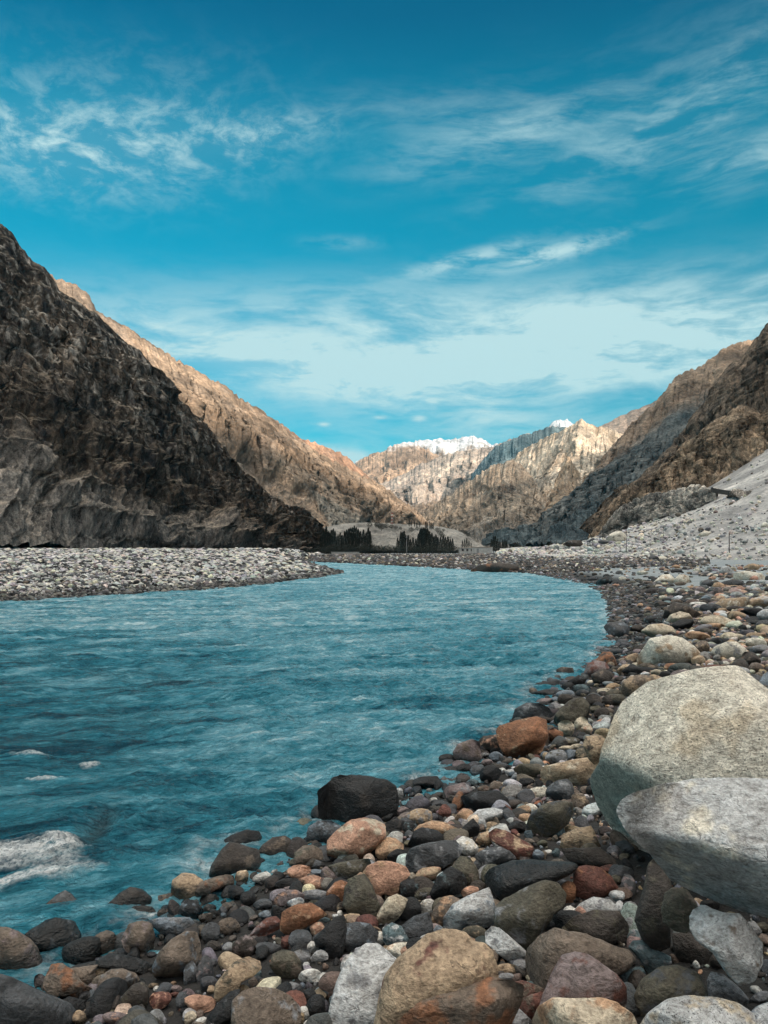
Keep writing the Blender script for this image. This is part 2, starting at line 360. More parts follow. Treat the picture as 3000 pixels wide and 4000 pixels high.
    c = t.ramp(mixn, [(0.39, WATER_TROUGH), (0.48, WATER_MID), (0.555, WATER_PALE), (0.62, (0.58, 0.78, 0.83))])  # ripple tones put bright sky highlights and dark troughs into the body colour
    c = t.mix(si, c, (0.040, 0.036, 0.032))
    ff = t.m('MULTIPLY', fo, t.m('ADD', 0.35, t.sm(t.noise(pos, 30, 5, 0.7), 0.35, 0.6)), clamp=True)
    c = t.mix(ff, c, (0.86, 0.88, 0.88))
    t.put(b.inputs['Base Color'], c)
    sy_ = t.node('ShaderNodeSeparateXYZ'); t.l.new(pos, sy_.inputs[0])
    t.put(b.inputs['Roughness'], t.m('ADD', t.m('ADD', 0.08, t.m('MULTIPLY', t.sm(sy_.outputs[1], 8, 70), 0.14)), t.m('MULTIPLY', ff, 0.6)))
    b.inputs['IOR'].default_value = 1.333
    bump(t, b, t.m('ADD', t.m('MULTIPLY', n1, 1.0), t.m('MULTIPLY', n2, 0.6)), 0.34, 1.0)
    o = mesh_obj('river_water', P3(x, y, z).reshape(-1, 3), Fc[kf], m, floats={'foam': foam.ravel(), 'silt': silt.ravel(), 'calm': (leftness-0.85*smooth(y, 9, 32)).ravel()})
    tag(o, kind='structure')
    return None
WATER_TROUGH = (0.008, 0.062, 0.098); WATER_MID = (0.046, 0.245, 0.322); WATER_PALE = (0.190, 0.460, 0.560)
make_water()
# ---------------------------------------------------------------- mountains
def resample(P, n):
    P = np.array(P, float); k = np.linspace(0, len(P)-1, n); i = np.minimum(k.astype(int), len(P)-2); f = (k-i)[:, None]
    return P[i]*(1-f)+P[i+1]*f
def wpt(p):                                  # (u, v, Y) of the 1659-wide view -> world
    return at(p[0]*1.8083, p[1]*1.8083, p[2])
def loft(name, crest, base, ns, nt, L, amp, color, mat, power=1.0, back=0.9, vert=2.5, gully=0.0, gl=None, cl_amp=0.25, ridge_mix=0.6, bench=0.0, top_w=0.35, seed=0.0, jag=0.0, gain=0.52):
    """a mountainside between a foot line and a crest line, with its far side behind; L = size of the largest bumps in metres"""
    Cw = np.array([wpt(p) for p in crest]); Bw = np.array([wpt(p) for p in base])
    # share columns by arclength along the crest
    sg = np.linalg.norm(np.diff(Cw, axis=0), axis=1); cum = np.concatenate([[0], np.cumsum(sg)]); cum /= cum[-1]
    s = np.linspace(0, 1, ns)
    Cc = np.stack([np.interp(s, cum, Cw[:, i]) for i in range(3)], 1); Bb = np.stack([np.interp(s, cum, Bw[:, i]) for i in range(3)], 1)
    if jag:
        Cc[:, 2] += fbm(P3(s*len(crest)*2.2, seed, 0.5), 5, 0.6, ridge=True)*jag
    t1 = np.linspace(0, 1, nt); t2 = 1+np.linspace(0, 1, max(nt//5, 8))[1:]*back
    tt = np.concatenate([t1, t2]); T = tt[:, None]
    H = Bb[None]+(Cc-Bb)[None]*T[..., None]
    zz = np.where(T <= 1, T**power, 1-(T-1)*1.15)
    H[..., 2] = Bb[None, :, 2]+(Cc-Bb)[None, :, 2]*zz
    S = np.broadcast_to(s[None], H.shape[:2]); TT = np.broadcast_to(T, H.shape[:2])
    du = np.gradient(H, axis=1); dt = np.gradient(H, axis=0); N = np.cross(du, dt); N /= np.linalg.norm(N, axis=2)[..., None]+1e-9
    p = np.stack([H[..., 0]/L, H[..., 1]/L, H[..., 2]/(L*vert)], -1)+seed
    d = ridge_mix*(fbm(p, 8, gain, ridge=True)-0.25)+(1-ridge_mix)*fbm(p*0.7+5, 5)
    lowf = 0.35+0.65*smooth(TT, 0.12, 0.38) if power > 1.3 else 1.0
    d = d*lowf; sk = np.zeros_like(d)
    if gully:
        arc = np.concatenate([[0], np.cumsum(np.linalg.norm(np.diff(Bb, axis=0), axis=1))])[None, :]
        g = gl or L
        wob = fbm(P3(S*8, TT*2.4, seed+3.0), 4)*g*1.9
        q = P3((arc+wob)/g, TT*1.9, seed+7.0)
        gg = fbm(q, 5, 0.55, ridge=True)
        d = d*(1-0.35*gully)+gully*(gg-0.3)*np.clip(1.25-TT*0.5, 0.3, 1.2)
        sk = fbm(P3((arc+wob*1.3)/g*2.6+TT*0.8, TT*2.6, seed+11.0), 6, 0.6)
    win = np.where(TT <= 1, np.minimum(1, (1-TT)/top_w*(1-cl_amp)+cl_amp), cl_amp)*np.minimum(1, 0.45+TT*5)
    D = H+N*(amp*d*win)[..., None]
    if bench:
        st = np.sin(D[..., 2]/bench*2*math.pi+fbm(p*0.5, 3)*5)*bench*0.10
        D[..., 2] += st*(TT < 0.97)
    du = np.gradient(D, axis=1); dt = np.gradient(D, axis=0); N2 = np.cross(du, dt); N2 /= np.linalg.norm(N2, axis=2)[..., None]+1e-9
    col = color(D, S, TT, d, np.abs(N2[..., 2]), p, sk)
    o = mesh_obj(name, D.reshape(-1, 3), grid_faces(*H.shape[:2]), mat, attrs={'tint': col.reshape(-1, 3)})
    tag(o, kind='structure')
    return o
def lerp(a, b, f): return np.asarray(a)*(1-f[..., None])+np.asarray(b)*f[..., None]
BROWN = (0.19, 0.125, 0.085); DARKB = (0.055, 0.042, 0.034); TANM = (0.34, 0.235, 0.16); GREYM = (0.27, 0.255, 0.24); PALE = (0.50, 0.485, 0.46)
M_CLIFF = mountain_material('cliff_rock', 7, 1.0, 1.3, 1.8, 1.25)
M_RIDGE = mountain_material('ridge_rock', 55, 1.0, 0.9, 1.8)
M_FAR = mountain_material('far_rock', 130, 0.9, 0.9, 1.6)
M_SCREE = mountain_material('scree', 14, 0.6, 0.35, 1.0)

def view_uv(D):
    y = np.maximum(D[..., 1], 1); return (CX+D[..., 0]/y*F)/1.8083, (VH-(D[..., 2]-CAMH)/y*F)/1.8083

def col_cliff(D, S, T, d, nz, p, sk):
    n = fbm(p*1.3+11, 5); n2 = fbm(np.stack([D[..., 0]/6, D[..., 1]/6, D[..., 2]/34], -1)+3, 5, 0.6); n3 = fbm(p*0.45+40, 4)
    n4 = fbm(np.stack([D[..., 0]/2.6, D[..., 1]/2.6, D[..., 2]/22], -1)+13, 5, 0.6)
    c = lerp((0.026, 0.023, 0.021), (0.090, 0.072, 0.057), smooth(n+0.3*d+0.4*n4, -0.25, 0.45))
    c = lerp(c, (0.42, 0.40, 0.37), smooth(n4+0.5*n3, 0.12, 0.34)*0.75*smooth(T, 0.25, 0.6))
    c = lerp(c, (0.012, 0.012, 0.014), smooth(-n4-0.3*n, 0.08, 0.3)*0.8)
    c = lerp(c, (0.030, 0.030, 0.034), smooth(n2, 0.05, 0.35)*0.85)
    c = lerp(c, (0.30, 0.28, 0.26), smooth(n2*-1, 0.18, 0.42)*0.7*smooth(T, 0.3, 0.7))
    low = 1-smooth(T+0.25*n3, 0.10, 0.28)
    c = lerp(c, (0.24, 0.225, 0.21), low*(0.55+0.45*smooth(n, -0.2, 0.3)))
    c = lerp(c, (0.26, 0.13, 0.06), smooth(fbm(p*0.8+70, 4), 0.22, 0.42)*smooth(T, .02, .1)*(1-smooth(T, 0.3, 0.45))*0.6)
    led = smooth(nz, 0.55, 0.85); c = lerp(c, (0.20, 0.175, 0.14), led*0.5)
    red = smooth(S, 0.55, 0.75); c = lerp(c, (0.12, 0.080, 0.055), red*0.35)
    return c
# left cliff, in the shade, rising straight from the gravel
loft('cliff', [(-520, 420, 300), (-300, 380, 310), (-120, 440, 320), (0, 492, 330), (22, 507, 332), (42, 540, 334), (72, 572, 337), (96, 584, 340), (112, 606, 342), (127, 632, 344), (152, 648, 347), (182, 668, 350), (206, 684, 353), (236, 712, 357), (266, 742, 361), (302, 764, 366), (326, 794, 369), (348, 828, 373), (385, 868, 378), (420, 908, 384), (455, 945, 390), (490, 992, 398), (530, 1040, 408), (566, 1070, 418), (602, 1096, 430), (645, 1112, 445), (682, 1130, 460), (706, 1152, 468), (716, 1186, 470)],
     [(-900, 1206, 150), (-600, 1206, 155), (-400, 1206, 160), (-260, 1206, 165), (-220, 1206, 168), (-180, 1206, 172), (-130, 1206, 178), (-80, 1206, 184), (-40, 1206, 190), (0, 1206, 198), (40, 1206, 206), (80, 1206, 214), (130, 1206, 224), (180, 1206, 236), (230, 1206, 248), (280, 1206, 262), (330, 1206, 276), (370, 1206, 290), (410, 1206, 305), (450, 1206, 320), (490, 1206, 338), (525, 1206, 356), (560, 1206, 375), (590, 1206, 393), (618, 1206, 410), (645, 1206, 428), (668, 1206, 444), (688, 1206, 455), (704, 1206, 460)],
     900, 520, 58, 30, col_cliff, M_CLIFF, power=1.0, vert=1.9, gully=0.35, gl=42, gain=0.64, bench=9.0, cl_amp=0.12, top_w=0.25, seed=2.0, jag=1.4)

def col_ridge(dark, light, scree, ks=1.0, strat=0.0, apron=None):
    def f(D, S, T, d, nz, p, sk):
        n = fbm(p*1.7+21, 5); n2 = fbm(p*5+9, 4)
        c = lerp(dark, light, smooth(n+0.5*d+0.3*n2, -0.45, 0.45))
        g = smooth(-d+0.4*n, 0.02, 0.38)*ks; c = lerp(c, scree, g)
        c = lerp(c, scree, smooth(sk, 0.02, 0.30)*0.75*ks); c = lerp(c, dark, smooth(-sk, 0.10, 0.35)*0.38)
        c = c*(0.90+0.25*smooth(fbm(p*0.35+60, 3), -.3, .3))[..., None]
        if apron is not None:
            c = lerp(c, np.array(apron)*(1+0.0*n[..., None]), (1-smooth(T+0.12*n, 0.22, 0.42))*0.8); c = lerp(c, np.array(apron)*1.7, smooth(sk, 0.05, 0.3)*(1-smooth(T, 0.3, 0.55))*0.6)
        if strat:
            st = np.sin(D[..., 2]/strat+n*4+D[..., 0]/strat*0.5); c = c*(1+0.13*st[..., None])
        return c
    return f
_clr = None
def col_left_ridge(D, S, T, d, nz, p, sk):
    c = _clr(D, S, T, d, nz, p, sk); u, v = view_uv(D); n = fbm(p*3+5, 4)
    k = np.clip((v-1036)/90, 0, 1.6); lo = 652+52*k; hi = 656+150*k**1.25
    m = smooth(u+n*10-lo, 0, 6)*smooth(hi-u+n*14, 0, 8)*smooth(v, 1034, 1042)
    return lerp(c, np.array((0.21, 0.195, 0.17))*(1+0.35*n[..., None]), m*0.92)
_clr = col_ridge((0.125, 0.096, 0.073), (0.31, 0.237, 0.178), (0.34, 0.28, 0.23), 0.7, 9)
# sunlit ridge behind the cliff
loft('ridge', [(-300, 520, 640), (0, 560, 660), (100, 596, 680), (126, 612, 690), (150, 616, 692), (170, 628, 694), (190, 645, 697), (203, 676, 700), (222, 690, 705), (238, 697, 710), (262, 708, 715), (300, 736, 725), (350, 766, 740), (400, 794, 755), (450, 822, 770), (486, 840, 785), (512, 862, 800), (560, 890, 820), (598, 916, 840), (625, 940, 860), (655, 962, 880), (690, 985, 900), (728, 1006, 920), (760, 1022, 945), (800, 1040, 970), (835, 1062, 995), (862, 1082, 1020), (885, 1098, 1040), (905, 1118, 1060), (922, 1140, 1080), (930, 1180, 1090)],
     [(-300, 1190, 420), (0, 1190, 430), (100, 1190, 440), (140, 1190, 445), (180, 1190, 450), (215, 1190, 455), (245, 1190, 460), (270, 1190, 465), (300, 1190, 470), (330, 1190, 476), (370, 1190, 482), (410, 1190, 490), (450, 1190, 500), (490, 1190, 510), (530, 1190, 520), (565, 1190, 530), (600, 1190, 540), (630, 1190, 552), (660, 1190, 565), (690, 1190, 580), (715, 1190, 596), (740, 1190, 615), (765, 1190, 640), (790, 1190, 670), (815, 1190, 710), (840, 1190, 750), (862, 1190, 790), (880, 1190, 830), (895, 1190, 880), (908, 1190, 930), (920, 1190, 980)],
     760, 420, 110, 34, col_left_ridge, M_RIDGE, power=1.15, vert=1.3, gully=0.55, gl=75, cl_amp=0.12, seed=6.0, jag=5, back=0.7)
# further sunlit spur, pinkish
loft('ridge', [(500, 960, 1300), (560, 930, 1330), (620, 934, 1370), (640, 944, 1390), (660, 956, 1400), (682, 962, 1420), (705, 972, 1440), (735, 984, 1460), (762, 1002, 1480), (790, 1030, 1500), (812, 1050, 1520), (840, 1078, 1540), (870, 1100, 1560), (910, 1130, 1600), (960, 1175, 1640)],
     [(500, 1190, 1100), (560, 1190, 1110), (620, 1190, 1120), (650, 1190, 1130), (690, 1190, 1140), (720, 1190, 1150), (750, 1190, 1160), (780, 1190, 1180), (810, 1190, 1200), (840, 1190, 1220), (860, 1190, 1250), (890, 1190, 1280), (920, 1190, 1330), (950, 1190, 1400), (980, 1190, 1480)],
     320, 200, 170, 40, col_ridge((0.20, 0.12, 0.085), (0.42, 0.27, 0.19), (0.40, 0.30, 0.24), 0.5), M_RIDGE, power=1.2, vert=1.3, gully=0.5, gl=110, cl_amp=0.15, seed=9.0, jag=8)

def col_snow(line, soft, rock_d, rock_l):
    def f(D, S, T, d, nz, p, sk):
        u, v = view_uv(D)
        n = fbm(p*2.5+21, 5, 0.6); c = lerp(rock_d, rock_l, smooth(n+0.4*d, -0.4, 0.4))
        sn = smooth(D[..., 2]+n*soft*1.6-d*soft, line-soft*.5, line+soft*.5)*smooth(nz+0.25*n, 0.22, 0.5)
        return lerp(c, (0.56, 0.58, 0.62), sn)
    return f
YS = 4600
def zof(v, Y): return CAMH+(1188-v)/1662*Y
loft('snow_mountain', [(560, 1040, YS), (650, 1000, YS), (760, 1004, YS), (800, 992, YS), (830, 984, YS), (860, 972, YS), (885, 962, YS), (905, 958, YS), (925, 955, YS), (945, 953, YS), (960, 957, YS), (985, 955, YS), (1008, 950, YS), (1022, 949, YS), (1036, 951, YS), (1048, 958, YS), (1060, 968, YS), (1072, 964, YS), (1082, 962, YS), (1096, 968, YS), (1150, 990, YS), (1250, 1010, YS)],
     [(a, 1180, 3600) for a in (560, 650, 740, 770, 800, 830, 860, 885, 910, 930, 950, 970, 990, 1010, 1030, 1045, 1060, 1075, 1090, 1110, 1160, 1250)],
     420, 220, 330, 150, col_snow(zof(1006, YS), 190, (0.16, 0.12, 0.10), (0.34, 0.27, 0.21)), M_FAR, power=1.15, vert=1.0, gully=0.5, gl=330, cl_amp=0.2, seed=14.0, jag=22)
# brown mountain with a dusting of snow, left of the snow ridge
Y2 = 3700
loft('mountain', [(700, 1080, Y2), (760, 1015, Y2), (790, 996, Y2), (815, 985, Y2), (838, 975, Y2), (862, 966, Y2), (884, 963, Y2), (905, 968, Y2), (925, 980, Y2), (945, 992, Y2), (965, 1004, Y2), (1000, 1030, Y2), (1060, 1080, Y2)],
     [(a, 1180, 2900) for a in (700, 760, 790, 815, 838, 862, 884, 905, 925, 945, 965, 1000, 1060)],
     280, 180, 330, 90, col_snow(zof(966, Y2), 45, (0.19, 0.135, 0.10), (0.38, 0.28, 0.21)), M_FAR, power=1.15, vert=1.1, gully=0.6, gl=240, cl_amp=0.15, seed=18.0, jag=25)
# snow summit behind the right-hand hills
Y3 = 5600
loft('snow_mountain', [(1080, 1010, Y3), (1130, 970, Y3), (1165, 945, Y3), (1182, 930, Y3), (1196, 916, Y3), (1210, 911, Y3), (1224, 911, Y3), (1236, 920, Y3), (1250, 935, Y3), (1290, 960, Y3), (1350, 1000, Y3)],
     [(a, 1150, 4700) for a in (1080, 1130, 1160, 1180, 1196, 1210, 1224, 1240, 1260, 1300, 1350)],
     220, 140, 420, 100, col_snow(zof(950, Y3), 80, (0.16, 0.13, 0.12), (0.3, 0.26, 0.22)), M_FAR, power=1.1, vert=1.0, gully=0.5, gl=260, cl_amp=0.15, seed=23.0, jag=25)
# long pale hillside across the head of the valley
Y4 = 2800
loft('mountain', [(740, 1090, Y4), (800, 1060, Y4), (835, 1048, Y4), (868, 1032, Y4), (900, 1015, Y4), (940, 998, Y4), (980, 985, Y4), (1020, 978, Y4), (1060, 974, Y4), (1090, 962, Y4), (1120, 950, Y4), (1140, 944, Y4), (1160, 940, Y4), (1180, 932, Y4), (1200, 928, Y4), (1222, 932, Y4), (1250, 945, Y4), (1300, 960, Y4), (1400, 1000, Y4)],
     [(a, 1182, 1950) for a in (780, 820, 850, 880, 905, 935, 965, 1000, 1035, 1065, 1095, 1120, 1145, 1170, 1195, 1220, 1250, 1300, 1400)],
     420, 240, 330, 100, col_ridge((0.28, 0.235, 0.215), (0.50, 0.425, 0.365), (0.54, 0.47, 0.41), 0.35), M_FAR, power=1.35, vert=1.0, gully=0.75, gl=620, cl_amp=0.15, seed=31.0, jag=14)
# added range between hillside and peak: dark blue colour stands for the hillside's shade
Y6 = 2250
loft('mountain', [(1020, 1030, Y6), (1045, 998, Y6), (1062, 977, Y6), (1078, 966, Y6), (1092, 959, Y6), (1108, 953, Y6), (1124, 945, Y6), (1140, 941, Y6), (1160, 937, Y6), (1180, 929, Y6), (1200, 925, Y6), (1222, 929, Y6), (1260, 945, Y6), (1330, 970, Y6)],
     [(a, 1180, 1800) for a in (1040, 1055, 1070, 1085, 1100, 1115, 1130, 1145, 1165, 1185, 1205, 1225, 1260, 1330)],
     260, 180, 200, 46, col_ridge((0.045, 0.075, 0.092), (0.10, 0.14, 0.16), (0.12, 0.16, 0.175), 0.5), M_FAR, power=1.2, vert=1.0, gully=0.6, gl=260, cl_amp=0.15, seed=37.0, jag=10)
# small dark hill in the gap
loft('mountain', [(860, 1150, 1750), (880, 1110, 1750), (900, 1096, 1750), (925, 1092, 1750), (950, 1089, 1750), (975, 1096, 1750), (1000, 1110, 1750), (1040, 1150, 1750)],
     [(a, 1186, 1550) for a in (860, 885, 905, 925, 950, 975, 1000, 1040)],
     140, 80, 110, 40, col_ridge((0.12, 0.09, 0.07), (0.24, 0.19, 0.15), (0.3, 0.26, 0.22), 0.6), M_RIDGE, power=1.0, vert=1.4, gully=0.4, gl=90, seed=35.0, jag=10)
# the big sunlit peak right of centre, with scree at its foot
loft('mountain', [(1040, 1100, 1560), (1060, 1060, 1550), (1078, 1028, 1540), (1100, 1004, 1520), (1130, 978, 1495), (1160, 962, 1470), (1185, 950, 1445), (1210, 938, 1420), (1228, 930, 1400), (1245, 920, 1385), (1256, 911, 1378), (1266, 920, 1378), (1282, 925, 1380), (1300, 928, 1385), (1318, 930, 1390), (1335, 938, 1400), (1360, 950, 1410), (1420, 980, 1420), (1550, 1000, 1430)],
     [(1020, 1189, 1330), (1040, 1189, 1290), (1060, 1189, 1250), (1080, 1189, 1200), (1100, 1189, 1140), (1118, 1189, 1080), (1135, 1189, 1010), (1150, 1189, 950), (1165, 1189, 900), (1180, 1189, 865), (1195, 1189, 845), (1215, 1189, 845), (1235, 1189, 850), (1255, 1189, 860), (1280, 1189, 870), (1310, 1189, 880), (1350, 1189, 890), (1420, 1189, 900), (1550, 1189, 900)],
     640, 420, 150, 40, col_ridge((0.26, 0.205, 0.15), (0.46, 0.395, 0.32), (0.48, 0.43, 0.365), 0.8, apron=(0.17, 0.165, 0.155)), M_RIDGE, power=1.6, vert=1.5, gully=0.75, gl=120, cl_amp=0.12, seed=41.0, jag=7)
# a pointed spur low on its face
loft('mountain', [(1130, 1120, 1160), (1165, 1090, 1150), (1195, 1050, 1140), (1215, 1015, 1130), (1228, 993, 1128), (1240, 1012, 1130), (1252, 1030, 1136), (1262, 1060, 1150), (1270, 1100, 1160)],
     [(1120, 1180, 960), (1150, 1180, 945), (1172, 1180, 930), (1190, 1180, 918), (1205, 1180, 915), (1222, 1180, 925), (1240, 1180, 945), (1255, 1180, 970), (1272, 1180, 1000)],
     200, 180, 60, 26, col_ridge((0.17, 0.125, 0.09), (0.33, 0.255, 0.185), (0.40, 0.34, 0.28), 0.7), M_RIDGE, power=1.5, vert=1.4, gully=0.6, gl=50, cl_amp=0.2, seed=43.0, jag=6, back=0.5)
# lower brown shoulder running down to the left
loft('mountain', [(885, 1150, 1240), (905, 1118, 1235), (930, 1098, 1230), (958, 1084, 1225), (985, 1066, 1215), (1010, 1046, 1205), (1035, 1030, 1195), (1058, 1014, 1185), (1080, 1006, 1175), (1108, 1001, 1165), (1125, 1010, 1155), (1142, 1030, 1140), (1158, 1052, 1120), (1172, 1080, 1095), (1185, 1110, 1060), (1195, 1150, 1010), (1200, 1184, 950)],
     [(905, 1189, 1090), (925, 1189, 1060), (945, 1189, 1030), (965, 1189, 1000), (985, 1189, 975), (1003, 1189, 950), (1020, 1189, 930), (1036, 1189, 910), (1052, 1189, 893), (1070, 1189, 878), (1086, 1189, 868), (1102, 1189, 862), (1118, 1189, 860), (1135, 1189, 862), (1152, 1189, 868), (1170, 1189, 876), (1188, 1189, 885)],
     520, 340, 110, 24, col_ridge((0.12, 0.098, 0.080), (0.29, 0.24, 0.19), (0.36, 0.32, 0.27), 0.75, apron=(0.16, 0.155, 0.145)), M_RIDGE, power=1.55, vert=1.4, gully=0.8, gl=85, cl_amp=0.15, seed=45.0, jag=7, back=0.7)
# blue slope seen over its right shoulder
Y5 = 2600
loft('mountain', [(1180, 980, Y5), (1260, 945, Y5), (1303, 924, Y5), (1340, 906, Y5), (1372, 892, Y5), (1405, 879, Y5), (1432, 866, Y5), (1500, 830, Y5), (1700, 760, Y5), (2000, 700, Y5)],
     [(a, 1180, 1900) for a in (1180, 1260, 1303, 1340, 1372, 1405, 1432, 1500, 1700, 2000)],
     200, 120, 300, 70, col_ridge((0.17, 0.13, 0.11), (0.30, 0.24, 0.2), (0.3, 0.26, 0.22), 0.6), M_FAR, power=1.2, vert=1.2, gully=0.5, gl=220, seed=47.0, jag=9)
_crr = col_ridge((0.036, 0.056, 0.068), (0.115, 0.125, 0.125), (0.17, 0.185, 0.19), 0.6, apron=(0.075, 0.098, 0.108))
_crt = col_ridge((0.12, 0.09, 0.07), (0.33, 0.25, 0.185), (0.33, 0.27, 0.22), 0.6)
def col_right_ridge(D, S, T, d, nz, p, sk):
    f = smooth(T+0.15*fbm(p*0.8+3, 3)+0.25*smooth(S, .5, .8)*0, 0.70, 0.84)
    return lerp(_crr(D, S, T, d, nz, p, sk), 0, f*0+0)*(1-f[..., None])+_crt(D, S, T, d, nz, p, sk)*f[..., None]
# right-hand ridge: sunlit top and blue shade painted into its colour, scree sweeping into the valley
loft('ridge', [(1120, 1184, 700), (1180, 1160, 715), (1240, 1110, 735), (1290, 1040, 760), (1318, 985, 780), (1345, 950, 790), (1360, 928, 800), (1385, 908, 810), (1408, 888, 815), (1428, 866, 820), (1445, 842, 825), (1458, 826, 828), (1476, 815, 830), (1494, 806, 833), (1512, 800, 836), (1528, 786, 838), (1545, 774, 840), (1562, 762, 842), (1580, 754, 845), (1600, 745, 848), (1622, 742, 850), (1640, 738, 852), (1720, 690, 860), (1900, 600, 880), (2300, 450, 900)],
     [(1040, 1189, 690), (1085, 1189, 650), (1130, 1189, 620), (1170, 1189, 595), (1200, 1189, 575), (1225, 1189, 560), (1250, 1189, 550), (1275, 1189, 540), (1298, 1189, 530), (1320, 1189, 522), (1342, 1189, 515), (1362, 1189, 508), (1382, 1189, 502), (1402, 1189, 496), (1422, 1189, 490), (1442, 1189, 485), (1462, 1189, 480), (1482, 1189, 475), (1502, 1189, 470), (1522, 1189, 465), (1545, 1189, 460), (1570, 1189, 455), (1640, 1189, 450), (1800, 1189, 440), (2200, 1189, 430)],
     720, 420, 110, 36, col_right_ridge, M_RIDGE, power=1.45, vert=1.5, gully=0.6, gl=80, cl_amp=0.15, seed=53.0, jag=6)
# near right-hand crag, dark 
loft('cliff', [(1290, 1160, 420), (1318, 1118, 410), (1345, 1075, 405), (1375, 1045, 400), (1410, 1010, 396), (1440, 985, 392), (1472, 955, 388), (1500, 925, 385), (1522, 890, 382), (1540, 865, 380), (1558, 835, 378), (1580, 800, 376), (1600, 790, 374), (1618, 768, 372), (1638, 735, 370), (1650, 722, 369), (1665, 700, 368), (1720, 640, 365), (1850, 560, 360), (2200, 420, 350), (2700, 300, 340)],
     [(1300, 1185, 330), (1325, 1178, 325), (1350, 1170, 320), (1375, 1160, 316), (1400, 1150, 312), (1425, 1140, 308), (1450, 1128, 305), (1475, 1115, 302), (1500, 1102, 300), (1520, 1090, 298), (1540, 1080, 296), (1560, 1070, 294), (1580, 1060, 292), (1600, 1050, 290), (1620, 1040, 288), (1640, 1030, 286), (1660, 1020, 284), (1720, 1000, 280), (1850, 980, 270), (2200, 950, 250), (2700, 950, 230)],
     560, 380, 40, 20, col_ridge((0.030, 0.028, 0.027), (0.115, 0.092, 0.072), (0.15, 0.13, 0.11), 0.45), M_CLIFF, power=1.0, vert=2.2, gully=0.5, gl=28, cl_amp=0.2, seed=61.0, jag=3)
# brown outcrop in front of the crag
loft('rock_outcrop', [(1290, 1165, 300), (1312, 1120, 298), (1335, 1085, 296), (1360, 1058, 294), (1395, 1040, 292), (1430, 1018, 290), (1460, 995, 288), (1490, 975, 286), (1512, 950, 284), (1535, 930, 282), (1560, 915, 280), (1580, 905, 279), (1600, 888, 278), (1622, 900, 277), (1645, 905, 276), (1670, 890, 275), (1800, 850, 270), (2200, 780, 260)],
     [(1292, 1201, 262), (1315, 1192, 261), (1340, 1176, 260), (1365, 1156, 259), (1395, 1136, 258), (1425, 1118, 257), (1455, 1101, 256), (1485, 1084, 255), (1510, 1068, 254), (1535, 1058, 253), (1560, 1046, 252), (1580, 1038, 251), (1600, 1028, 250), (1622, 1018, 249), (1645, 1008, 248), (1670, 1001, 247), (1800, 966, 240), (2200, 916, 225)],
     520, 200, 22, 12, col_ridge((0.060, 0.048, 0.038), (0.26, 0.20, 0.145), (0.34, 0.29, 0.23), 0.5), M_CLIFF, power=0.9, vert=1.9, gully=0.5, gl=16, cl_amp=0.3, seed=67.0, jag=3, back=0.5)
# pale fan of rubble that comes down to the flats
def col_fan(D, S, T, d, nz, p, sk):
    n = fbm(p*1.5+2, 5); c = lerp((0.27, 0.268, 0.265), (0.41, 0.405, 0.395), smooth(n, -0.3, 0.3)); return c
fanc = [(1080, 1186, 300), (1180, 1181, 292), (1260, 1170, 285), (1320, 1150, 280), (1370, 1125, 276), (1430, 1098, 272), (1490, 1065, 268), (1550, 1030, 264), (1605, 1000, 260), (1660, 966, 256), (1800, 900, 250), (2300, 760, 235)]
fanb = [(1080, 1197, 230), (1150, 1201, 200), (1210, 1204, 175), (1260, 1207, 155), (1310, 1210, 140), (1370, 1214, 128), (1430, 1218, 118), (1500, 1221, 110), (1570, 1224, 104), (1640, 1227, 100), (1800, 1233, 92), (2300, 1262, 80)]
loft('scree_slope', fanc, fanb, 420, 220, 16, 2.6, col_fan, M_SCREE, power=1.35, vert=1.0, gully=0.2, gl=20, seed=71.0, cl_amp=0.5, ridge_mix=0.3, back=0.3)
# grey terrace cliff that crosses the fan
bandc = [src('S', *q) for q in [(592, 318), (615, 265), (640, 222), (690, 172), (740, 132), (800, 104), (860, 82), (930, 70), (1000, 60), (1070, 44), (1130, 30), (1200, 14), (1240, 22), (1330, 48)]]
bandb = [src('S', *q) for q in [(596, 330), (640, 318), (700, 304), (750, 292), (800, 280), (850, 262), (900, 236), (950, 206), (990, 190), (1050, 186), (1110, 176), (1170, 148), (1230, 122), (1335, 84)]]
yb = np.linspace(252, 206, len(bandc))
loft('terrace_cliff', [(u/1.8083, v/1.8083, y+7) for (u, v), y in zip(bandc, yb)], [(u/1.8083, v/1.8083+2.5, y) for (u, v), y in zip(bandb, yb)],
     360, 70, 6, 3.4, col_ridge((0.13, 0.12, 0.11), (0.33, 0.315, 0.29), (0.40, 0.385, 0.36), 0.4), M_CLIFF, power=0.85, vert=1.6, gully=0.8, gl=6, cl_amp=0.5, seed=77.0, jag=1.2, back=1.6)
lipc = [src('S', *q) for q in [(1400, 62), (1480, 70), (1520, 72), (1560, 44), (1610, 18), (1680, -10), (1900, -60), (2400, -160)]]
lipb = [src('S', *q) for q in [(1420, 64), (1485, 100), (1510, 150), (1560, 180), (1620, 150), (1700, 120), (1900, 70), (2400, -40)]]
loft('terrace_cliff', [(u/1.8083, v/1.8083, 196) for u, v in lipc], [(u/1.8083, v/1.8083, 188) for u, v in lipb], 200, 60, 6, 3.2,
     col_ridge((0.11, 0.10, 0.09), (0.28, 0.26, 0.24), (0.36, 0.34, 0.32), 0.4), M_CLIFF, power=0.8, vert=1.6, gully=0.8, gl=5, cl_amp=0.5, seed=79.0, jag=0.8, back=1.0)
terc = [(676, 1176, 455), (684, 1150, 462), (700, 1140, 468), (740, 1133, 475), (790, 1130, 480), (840, 1131, 480), (880, 1133, 480), (920, 1136, 480), (955, 1139, 478), (985, 1146, 476), (1005, 1154, 474), (1020, 1164, 472), (1032, 1174, 470), (1046, 1184, 468)]
